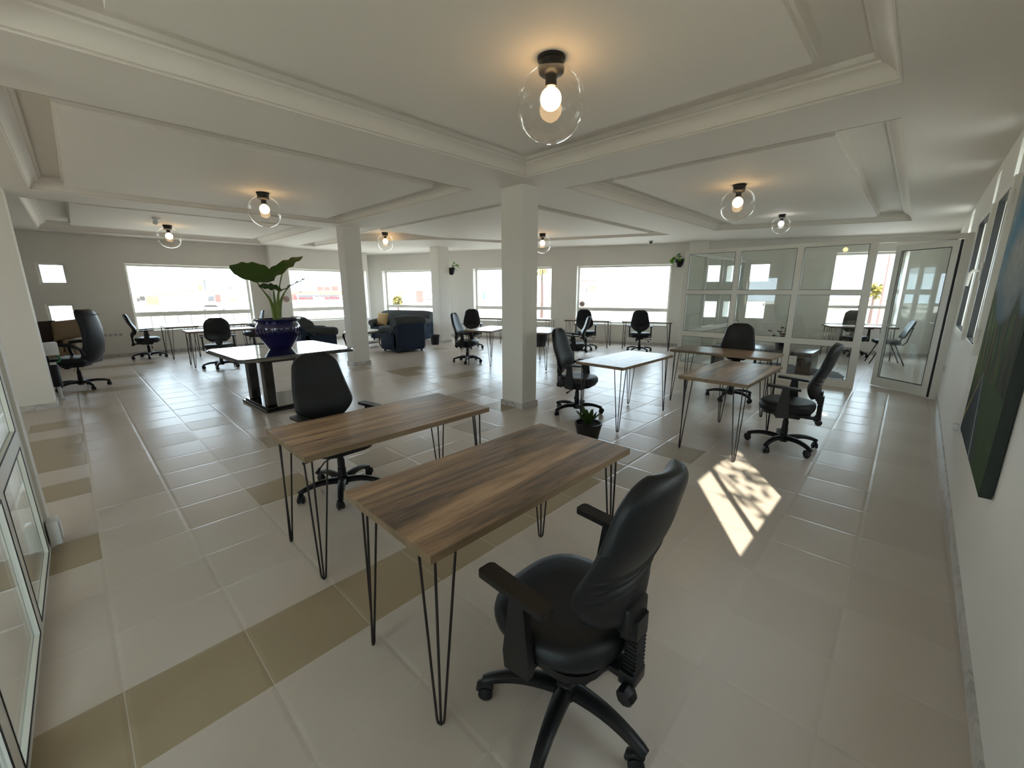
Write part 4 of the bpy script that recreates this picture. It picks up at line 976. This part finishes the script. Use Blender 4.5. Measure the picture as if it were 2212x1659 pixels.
# no smoking signs
def nosmoke(P, xd, nd, r, label, disc=True):
    t = thing('no_smoking_sign', tuple(P), 0, label, 'sign'); z = nd.normalized(); x = xd.normalized(); y = z.cross(x); mx = Matrix(((x.x, y.x, z.x, 0), (x.y, y.y, z.y, 0), (x.z, y.z, z.z, 0), (0, 0, 0, 1)))
    bm = B(); lathe(bm, [(0, 0.001), (r, 0.001), (r, 0.004), (0, 0.004)], 32, mx=mx); obj('disc', bm, M['grey'], t, smooth=0)
    bm = B(); lathe(bm, [(r*0.83, 0.0045), (r*0.98, 0.0045), (r*0.98, 0.006), (r*0.83, 0.006), (r*0.83, 0.0045)], 32, mx=mx); box(bm, -r*0.85, r*0.85, -r*0.08, r*0.08, 0.0045, 0.006, mx=mx @ Matrix.Rotation(radians(-48), 4, 'Z')); obj('ring_and_bar', bm, M['red'], t, smooth=0)
    bm = B(); box(bm, -r*0.55, r*0.45, -r*0.07, r*0.07, 0.0042, 0.005, mx=mx); obj('cigarette', bm, M['black'], t, smooth=0)
nosmoke(Vector((4.27, 13.418, 1.31)), X1, Vector((0, -1, 0)), 0.085, 'round no-smoking sign on the white pilaster behind the big plant')
q = bw(-0.48, 0, -0.215); nosmoke(Vector((q.x, q.y, 1.14)), CD, -CN, 0.085, 'round pale no-smoking sticker on the lower left of the wide back window')
# wall sockets
def socket(P, ux, nd, n, label, w=0.08, h=0.08):
    t = thing('wall_socket', tuple(P), 0, label, 'socket'); z = nd.normalized(); x = ux.normalized(); mx = Matrix(((x.x, 0, z.x, 0), (x.y, 0, z.y, 0), (0, 1, 0, 0), (0, 0, 0, 1)))
    for k in range(n):
        o = (k-(n-1)/2)*(w+0.01); bm = B(); box(bm, o-w/2, o+w/2, -h/2, h/2, 0, 0.012, bev=0.004, mx=mx); pl = obj('socket_plate', bm, M['plastic_white'], t)
        bm = B(); lathe(bm, [(0.026, 0.0), (0.026, 0.0005), (0, 0.0005)], 18, mx=mx @ Matrix.Translation((o, 0, 0.0125))); obj('socket_hole', bm, M['grey'], pl, smooth=0)
    return t
socket(Vector((0.45, 13.72, 0.53)), X1, Vector((0, -1, 0)), 4, 'row of white wall sockets under the left wall between the small and large windows')
socket(Vector((8.12, RW, 0.50)), X1, Y1, 2, 'pair of wall sockets on the right wall beside the glass door')
t = socket(Vector((4.62, RW, 0.50)), X1, Y1, 1, 'wall socket on the right wall below the painting corner')
bm = B(); box(bm, -0.03, 0.03, 0.012, 0.05, -0.025, 0.03, bev=0.008); obj('plug', bm, M['plastic_white'], t)
# switches on the right wall inside the office
t = thing('notice_frame', (10.6, RW, 1.95), 0, 'dark framed notice on the right wall seen through the open glass door', 'frame')
bm = B(); box(bm, -0.22, 0.22, 0, 0.02, -0.16, 0.16); obj('board', bm, M['black'], t, smooth=0)
bm = B(); 
for a in ((-0.24, -0.21, -0.18, 0.18), (0.21, 0.24, -0.18, 0.18), (-0.21, 0.21, -0.18, -0.15), (-0.21, 0.21, 0.15, 0.18)): box(bm, a[0], a[1], 0, 0.028, a[2], a[3])
obj('frame', bm, M['plastic_white'], t, smooth=0)
t = thing('notice_frame', (10.55, RW, 1.50), 0, 'smaller white panel below the dark notice behind the open glass door', 'frame')
bm = B(); box(bm, -0.12, 0.12, 0, 0.03, -0.16, 0.16, bev=0.006); obj('board', bm, M['plastic_white'], t, smooth=0)
bm = B(); box(bm, -0.05, 0.05, 0.03, 0.034, -0.12, 0.02); obj('screen', bm, M['black'], t, smooth=0)
# dispenser at pier edge
t = thing('sanitizer_stand', (-0.40, 8.80, 0), 0.3, 'white box with green loop and black cylinder at the edge of the left pier', 'dispenser')
bm = B(); lathe(bm, [(0, 0.20), (0.05, 0.20), (0.052, 0.50), (0.04, 0.52), (0, 0.52)], 20); obj('black_cylinder', bm, M['black'], t)
bm = B(); lathe(bm, [(0, 0.518), (0.032, 0.518), (0.034, 0.55), (0, 0.55)], 18); lathe(bm, [(0, 0.0), (0.055, 0.0), (0.055, 0.02), (0.02, 0.03), (0.02, 0.2), (0, 0.2)], 18); obj('white_collar', bm, M['plastic_white'], t)
bm = B(); tube(bm, [(0.02, 0, 0.545), (0.07, 0, 0.56), (0.085, 0, 0.61), (0.05, 0, 0.65), (0.0, 0, 0.66)], 0.014, 10); obj('green_tube', bm, M['green'], t)
bm = B(); box(bm, -0.09, 0.08, -0.05, 0.05, 0.655, 0.84, bev=0.008); obj('white_box', bm, M['plastic_white'], t)

# right wall window details: opening sashes with handle and hinges
def sash(x0, x1, z0, z1, hinge_far, handle=True):
    t = thing('window_%d' % (20 + int(x0)), kind='structure'); bm = B(); y0, y1 = RW+0.0, RW+0.055; f = 0.07
    for a in ((x0, x0+f, z0, z1), (x1-f, x1, z0, z1), (x0+f, x1-f, z0, z0+f), (x0+f, x1-f, z1-f, z1)): box(bm, a[0], a[1], y0, y1, a[2], a[3], bev=0.006)
    obj('sash', bm, M['frame'], t, smooth=0)
    bm = B()
    for a in ((x0+f, x1-f, z0+f, z0+f+0.01), (x0+f, x1-f, z1-f-0.01, z1-f), (x0+f, x0+f+0.01, z0+f, z1-f), (x1-f-0.01, x1-f, z0+f, z1-f)): box(bm, a[0], a[1], y0+0.02, y1+0.002, a[2], a[3])
    obj('gasket', bm, M['gasket'], t, smooth=0)
    bm = B(); xh = x1 if hinge_far else x0
    for z in (z0+0.14, z1-0.14): tube(bm, [(xh, y1-0.005, z-0.05), (xh, y1-0.005, z+0.05)], 0.014, 10)
    obj('hinge', bm, M['frame'], t)
    if handle:
        xh = x1-0.03 if not hinge_far else x0+0.03; zc = 1.70; bm = B(); box(bm, xh-0.018, xh+0.018, y1, y1+0.012, zc-0.08, zc+0.07, bev=0.004)
        tube(bm, [(xh, y1+0.01, zc), (xh, y1+0.05, zc), (xh+0.01, y1+0.062, zc-0.02), (xh+0.015, y1+0.065, zc-0.12)], [0.012, 0.012, 0.013, 0.009], 10); obj('handle', bm, M['frame'], t)
sash(4.42, 5.18, 1.09, 2.29, False); sash(5.72, 6.78, 1.09, 2.29, True, False)

# painting on the right wall
def painting():
    x0, x1, z0, z1 = 2.74, 4.08, 0.62, 2.32; t = thing('painting', (x1, RW+0.005, z0), pi, 'large canvas painting of a country road with trees and blue sky on the right wall', 'painting')
    Wd, H = x1-x0, z1-z0; nu, nv = 120, 150; bm = B(); cl = bm.loops.layers.float_color.new('paint')
    def nz(x, y, s, o=0): return noise.noise(Vector((x*s, y*s, o)))
    def colr(u, v):
        hz = 0.47+0.05*nz(u, 0, 3); n1, n2 = nz(u, v, 5, 1), nz(u*2.2, v*0.9, 9, 2); n3 = nz(u, v, 30, 4)
        sky = Vector((0.07, 0.20, 0.30)).lerp(Vector((0.34, 0.33, 0.30)), min(1, max(0, 0.5+1.3*nz(u, v*1.6, 2.6, 7)))); sky = sky.lerp(Vector((0.03, 0.07, 0.10)), max(0, 0.9-(v-hz)*3.2)*0.8)
        tree = Vector((0.02, 0.035, 0.012)).lerp(Vector((0.10, 0.14, 0.02)), min(1, max(0, 0.35+1.6*n2))); tree = tree.lerp(Vector((0.12, 0.07, 0.03)), max(0, nz(u*3, v, 3, 9)*1.2)); tree *= max(0.35, 1.05-u*0.75)
        top = hz+0.10*n1 + 0.10*abs(u-0.35)
        c = sky if v > top+0.04 else (tree if v < top else tree.lerp(sky, (v-top)/0.04))
        vx, vy = 0.34, 0.27
        if v < vy:
            k = (vy-v)/vy; l = vx - 0.55*k - 0.02; r = vx + 0.30*k + 0.02
            if l < u < r:
                c = Vector((0.035, 0.045, 0.05)) * (1+0.3*n1)
                if abs(u-(vx-0.42*k)) < 0.006+0.02*k: c = Vector((0.30, 0.22, 0.06))
                if abs(u-(vx+0.18*k)) < 0.004+0.012*k: c = Vector((0.30, 0.33, 0.30))
            elif u >= r: c = Vector((0.025, 0.05, 0.012)).lerp(Vector((0.03, 0.05, 0.015)), 0.5+n1)
        return c*(1+0.25*n3)
    V = [[bm.verts.new((Wd*i/nu, 0.0, H*j/nv)) for j in range(nv+1)] for i in range(nu+1)]
    for i in range(nu):
        for j in range(nv):
            f = bm.faces.new((V[i][j], V[i+1][j], V[i+1][j+1], V[i][j+1])); c = colr((i+.5)/nu, (j+.5)/nv)
            for l in f.loops: l[cl] = (*[max(0, q) for q in c], 1)
    m = bpy.data.materials.new('oil_paint'); m.use_nodes = True; nt = m.node_tree; b = nt.nodes['Principled BSDF']; a = nt.nodes.new('ShaderNodeAttribute'); a.attribute_name = 'paint'; nt.links.new(a.outputs['Color'], b.inputs['Base Color']); b.inputs['Roughness'].default_value = 0.7; b.inputs['Specular IOR Level'].default_value = 0.12
    for v in bm.verts: v.co.y = -0.0405
    # painted canvas face looks toward local -Y after the half turn
    me_o = obj('painted_canvas', bm, m, t, smooth=0)
    bm = B(); box(bm, 0, Wd, -0.04, 0.0, 0, H); obj('canvas_edge', bm, mat('dark_canvas_edge', (0.02, 0.025, 0.02), 0.7), t, smooth=0)
painting()

# ------------------------------------------------------------------ outdoors
def ext(name, bm, m, label, cat, kind=None, group=None): return tag(obj(name, bm, m, smooth=0), label, cat, group, kind)
M['sand'] = mat('pale_ground', (0.55, 0.50, 0.42), 0.9, noise_amt=0.15, noise_scale=0.3); M['road'] = mat('asphalt', (0.22, 0.21, 0.21), 0.9)
M['stucco'] = mat('white_stucco', (0.75, 0.72, 0.66), 0.9); M['ochre'] = mat('ochre_stucco', (0.62, 0.50, 0.32), 0.9); M['dkwin'] = mat('dark_window', (0.05, 0.04, 0.04), 0.3); M['brick'] = mat('red_brown', (0.25, 0.08, 0.05), 0.8)
M['palm'] = mat('palm_fronds', (0.18, 0.15, 0.03), 0.7, noise_amt=0.5, noise_scale=3)
GZ = -2.4
bm = B(); bmesh.ops.create_grid(bm, x_segments=1, y_segments=1, size=160)
for v in bm.verts: v.co.z = GZ
tag(obj('floor_outside', bm, M['sand'], smooth=0), kind='structure')
def far(px, dist):
    d = (px-1106)/F_PX*RT + FW + UP*0.22; d.z = 0; d.normalize(); return d*dist
HZ = 632.0
def block(name, x0, x1, ytop, dist, m, label, wins=(), depth=6, extras=()):
    """outdoor building seen between picture columns x0..x1 with its roof at picture row ytop, dist metres away; details as (x0, x1, y0, y1, material, name)"""
    xc = (x0+x1)/2; dist *= 2.1; p = far(xc, dist); dep = (Vector((p.x, p.y, CAMZ))-Vector((0, 0, CAMZ))).dot(FW); ppm = F_PX/dep; st = 1+((xc-1106)/F_PX)**2
    Z = lambda y: CAMZ + (HZ-y)/ppm - GZ
    L = lambda x: (x-xc)/ppm/ sqrt(st)
    t = thing(name, (p.x, p.y, GZ), facing(p), label, 'building'); bm = B(); box(bm, L(x0), L(x1), 0, depth, 0, Z(ytop)); obj('wall', bm, M[m], t, smooth=0)
    bm = B(); box(bm, L(x0)-0.15, L(x1)+0.15, -0.15, depth+0.1, Z(ytop), Z(ytop)+0.22); obj('roof_edge', bm, M['roofedge'], t, smooth=0)
    for (a, b_, c, d, mm, nm) in wins: bm = B(); box(bm, L(a), L(b_), -0.15, 0.02, Z(d), Z(c)); obj(nm, bm, M[mm], t, smooth=0)
    t['_'] = 0; del t['_']
    return t, L, Z
def facing(p): return math.atan2(p.y, p.x) - pi/2
M['roofedge'] = mat('roof_edge', (0.13, 0.10, 0.09), 0.8); M['dkwin'] = mat('dark_window', (0.035, 0.028, 0.026), 0.3); M['ochredk'] = mat('shaded_ochre', (0.13, 0.115, 0.075), 0.8)
M['orange'] = mat('orange_fascia', (0.19, 0.10, 0.06), 0.8); M['greyd'] = mat('grey_panel', (0.065, 0.065, 0.075), 0.7); M['brick'] = mat('red_brown', (0.11, 0.06, 0.055), 0.8); M['blue'] = mat('blue_panel', (0.05, 0.10, 0.16), 0.6)
W_ = 'window'
block('house', 280, 392, 640, 50, 'stucco', 'white house with an arched opening at the left of the large left window', [(313, 340, 643, 661, 'ochredk', W_), (300, 311, 643, 652, 'dkwin', W_), (293, 299, 646, 654, 'dkwin', W_)])
block('house', 396, 545, 633, 55, 'stucco', 'long low white house straight out of the large left window', [(447, 461, 643, 654, 'greyd', W_), (463, 475, 640, 656, 'brick', W_), (495, 512, 650, 653, 'orange', 'awning')])
block('house', 344, 378, 613, 90, 'ochre', 'pale far block beyond the arched white house')
block('house', 425, 441, 616, 75, 'ochre', 'little ochre roof room with an orange window', [(430, 438, 621, 630, 'orange', W_)], 4)
block('house', 443, 448, 611, 70, 'greyd', 'thin grey roof tower beside the little ochre roof room', (), 2)
block('house', 490, 520, 622, 85, 'stucco', 'pale far block at the right of the large left window', [(494, 505, 624, 628, 'brick', W_)])
shop, SL, SZ = block('shop', 622, 760, 634, 46, 'stucco', 'shop with a long dark sign seen through the window behind the plant', [(626, 760, 635, 638, 'orange', 'fascia'), (630, 641, 639, 652, 'brick', W_), (644, 733, 641, 651, 'greyd', 'sign_board'), (648, 652, 634, 636, 'dkwin', W_), (690, 760, 639, 641, 'orange', 'awning')])
block('house', 683, 740, 621, 60, 'stucco', 'row of flat roofs with red-brown windows above the shop', [(686, 699, 624, 633, 'brick', W_), (701, 714, 624, 633, 'brick', W_), (717, 732, 623, 633, 'brick', W_)])
block('house', 666, 674, 612, 64, 'ochre', 'small roof turret above the shop', [(668, 672, 614, 620, 'ochredk', W_)], 3)
def letters(txt, x, z, size, par, m):
    cu = bpy.data.curves.new('lettering', 'FONT'); cu.body = txt; cu.size = size; cu.extrude = 0.02; cu.align_x = 'CENTER'
    tmp = bpy.data.objects.new('tmp', cu); COL.objects.link(tmp); bpy.context.view_layer.update(); me = bpy.data.meshes.new_from_object(tmp.evaluated_get(bpy.context.evaluated_depsgraph_get())); bpy.data.objects.remove(tmp, do_unlink=True)
    o = bpy.data.objects.new('lettering', me); COL.objects.link(o); me.materials.clear(); me.materials.append(m); o.parent = par; o.location = (x, -0.19, z); o.rotation_euler = (pi/2, 0, 0)
sgn = [o for o in bpy.data.objects if o.parent == shop and o.name.startswith('sign_board')][0]
M['signred'] = mat('sign_letters_red', (0.35, 0.02, 0.03), 0.5)
letters('Queens Food', SL(660), SZ(650), 0.80, sgn, M['signred']); letters('Niki Michelin', SL(717), SZ(650), 0.80, sgn, M['signred']); letters('Barista', SL(688), SZ(650), 0.85, sgn, M['plastic_white'])
block('house', 828, 945, 636, 80, 'stucco', 'far white houses in the window above the sofa', [(858, 872, 637, 640, 'orange', W_), (920, 938, 649, 652, 'greyd', W_), (866, 880, 634, 637, 'ochredk', W_)])
block('house', 898, 914, 634, 70, 'brick', 'small red-brown far house in the window above the sofa')
block('house', 1020, 1064, 630, 60, 'stucco', 'white block beyond the window left of the middle column', [(1042, 1048, 637, 651, 'blue', W_), (1028, 1040, 644, 650, 'ochredk', W_), (1022, 1075, 655, 657, 'brick', 'awning')])
block('house', 1238, 1290, 614, 50, 'stucco', 'white block with small windows at the left of the wide back window', [(1246, 1285, 611, 612.5, 'brick', 'roof_rail'), (1249, 1253, 628, 637, 'dkwin', W_), (1264, 1268, 628, 637, 'dkwin', W_), (1274, 1286, 621, 633, 'ochredk', W_)])
block('house', 1600, 1960, 655, 45, 'ochre', 'long low ochre building beyond the office windows', [(1805, 1870, 663, 666, 'brick', 'awning'), (1640, 1655, 660, 668, 'dkwin', W_)])
# street fence seen above the window rail
t = thing('street_fence', (0, 0, GZ), 0, 'row of thin street posts seen through the large left window', 'fence')
for px in (316, 346, 375, 404, 435, 467, 497, 530):
    p = far(px, 60); bm = B(); tube(bm, [(p.x, p.y, 0), (p.x, p.y, 1.75)], 0.06, 6); obj('post', bm, M['greyd'], t)
# blocks added outdoors to keep the sun out of right-hand windows
bm = B(); box(bm, -4.4, 16, -12, -6.5, GZ, 10.0); ext('added_sun_block', bm, M['stucco'], 'tall white block added outside the right-hand windows to block their sun', 'building')
bm = B(); box(bm, -20, -10.8, -7.5, -6.5, GZ, 9.9); ext('added_sun_block', bm, M['stucco'], 'tall white block added behind the camera to keep sun off a window', 'building')
def tree(name, px, dist, h, r, label, palm=False):
    p = far(px, dist); t = thing(name, (p.x, p.y, GZ), 0, label, 'tree'); bm = B(); tube(bm, [(0, 0, 0), (0.1, 0, h*0.5), (0, 0, h)], [0.2, 0.15, 0.1], 8); obj('trunk', bm, M['brown'], t); bm = B(); rnd = random.Random(int(px))
    for k in range(70 if palm else 260):
        if palm:
            a = rnd.uniform(0, 2*pi); e = rnd.uniform(-0.5, 1.0); d = Vector((cos(a), sin(a), e)).normalized(); b0 = Vector((0, 0, h)); m1 = b0+d*r*0.6+Vector((0, 0, 0.25*r)); tube(bm, [b0, m1, b0+d*r+Vector((0, 0, -0.5*r))], [0.05, 0.09, 0.01], 4, flat=0.2)
        else:
            d = Vector((rnd.gauss(0, 1), rnd.gauss(0, 1), rnd.gauss(0, 0.8))).normalized()*r*rnd.uniform(0.5, 1.0); c = Vector((0, 0, h))+d
            leaf(bm, c, c+Vector((rnd.uniform(-1, 1), rnd.uniform(-1, 1), rnd.uniform(-1, 1))).normalized()*0.5, 0.3, Vector((0.1, 0.2, 1)), nu=2, nv=3, wave=0)
    obj('crown', bm, M['palm'], t, smooth=0)
tree('palm_tree', 1170, 45, 6.1, 1.2, 'palm tree top in the window just right of the middle column', True)
tree('bush', 857, 60, 2.5, 0.6, 'yellow-green tree at the left of the window above the sofa')
tree('bush', 1889, 60, 3.8, 0.7, 'yellow-green tree in the big office window')
for k, (px, d) in enumerate(((1757, 55), (1907, 48))):
    p = far(px, d); t = thing('street_lamp', (p.x, p.y, GZ), 0, ['thin lamp post left in the big office window', 'taller lamp post right in the big office window'][k], 'lamp post'); bm = B(); tube(bm, [(0, 0, 0), (0, 0, 6.5+2*k)], [0.09, 0.05], 8); obj('pole', bm, M['brick'], t); bm = B(); tube(bm, [(0, 0, 6.5+2*k), (0.9, 0, 6.8+2*k)], 0.05, 6); obj('lamp_head', bm, M['brick'], t)
# parked car
def car():
    p = far(458, 96); t = thing('car', (p.x, p.y, GZ), facing(p), 'white parked car seen through the large left window', 'car')
    bm = B(); prism(bm, [(-2.3, 0.35), (2.2, 0.35), (2.3, 0.8), (1.6, 0.95), (-2.2, 1.0), (-2.35, 0.8)], -0.85, 0.85); prism(bm, [(-2.0, 0.98), (1.0, 0.95), (0.3, 1.5), (-1.3, 1.52)], -0.75, 0.75)
    for v in bm.verts: v.co = Vector((v.co.x, v.co.z, v.co.y))
    obj('car_body', bm, M['plastic_white'], t, smooth=0)
    bm = B(); prism(bm, [(-1.75, 1.03), (0.75, 1.0), (0.22, 1.42), (-1.22, 1.44)], -0.77, 0.77)
    for v in bm.verts: v.co = Vector((v.co.x, v.co.z, v.co.y))
    obj('car_window', bm, M['dkwin'], t, smooth=0)
    for x in (-1.45, 1.4):
        for y in (-0.8, 0.8): bm = B(); lathe(bm, [(0, -0.1), (0.33, -0.1), (0.33, 0.1), (0, 0.1)], 20, mx=T(x, y, 0.33, rx=pi/2)); obj('wheel', bm, M['black'], t)
car()

# tree outside the right-hand windows whose leaves dapple the sun patch
t = thing('tree', (-0.9, -2.6, GZ), 0, 'leafy tree close outside the right-hand windows', 'tree')
bm = B(); tube(bm, [(0, 0, 0), (0.1, 0.1, 3.0), (0.3, 0.3, 5.0)], [0.09, 0.07, 0.04], 8)
for e in ((1.2, 0.9, 5.6), (0.9, 0.2, 5.9), (0.6, 1.1, 5.8)): tube(bm, [(0.2, 0.2, 4.2), ((0.2+e[0])/2, (0.2+e[1])/2, (4.3+e[2])/2), e], [0.04, 0.025, 0.01], 6)
obj('trunk', bm, M['brown'], t)
bm = B(); rnd = random.Random(21)
for k in range(230):
    c = Vector((1.02+rnd.gauss(0, 0.30), 0.80+rnd.gauss(0, 0.25), 5.62+rnd.gauss(0, 0.26))); leaf(bm, c, c+Vector((rnd.uniform(-1, 1), rnd.uniform(-1, 1), rnd.uniform(-1, 0.3))).normalized()*0.11, 0.05, Vector((rnd.uniform(-1, 1), rnd.uniform(-1, 1), 1)), nu=2, nv=3, wave=0)
obj('crown', bm, M['leaf'], t, smooth=0)
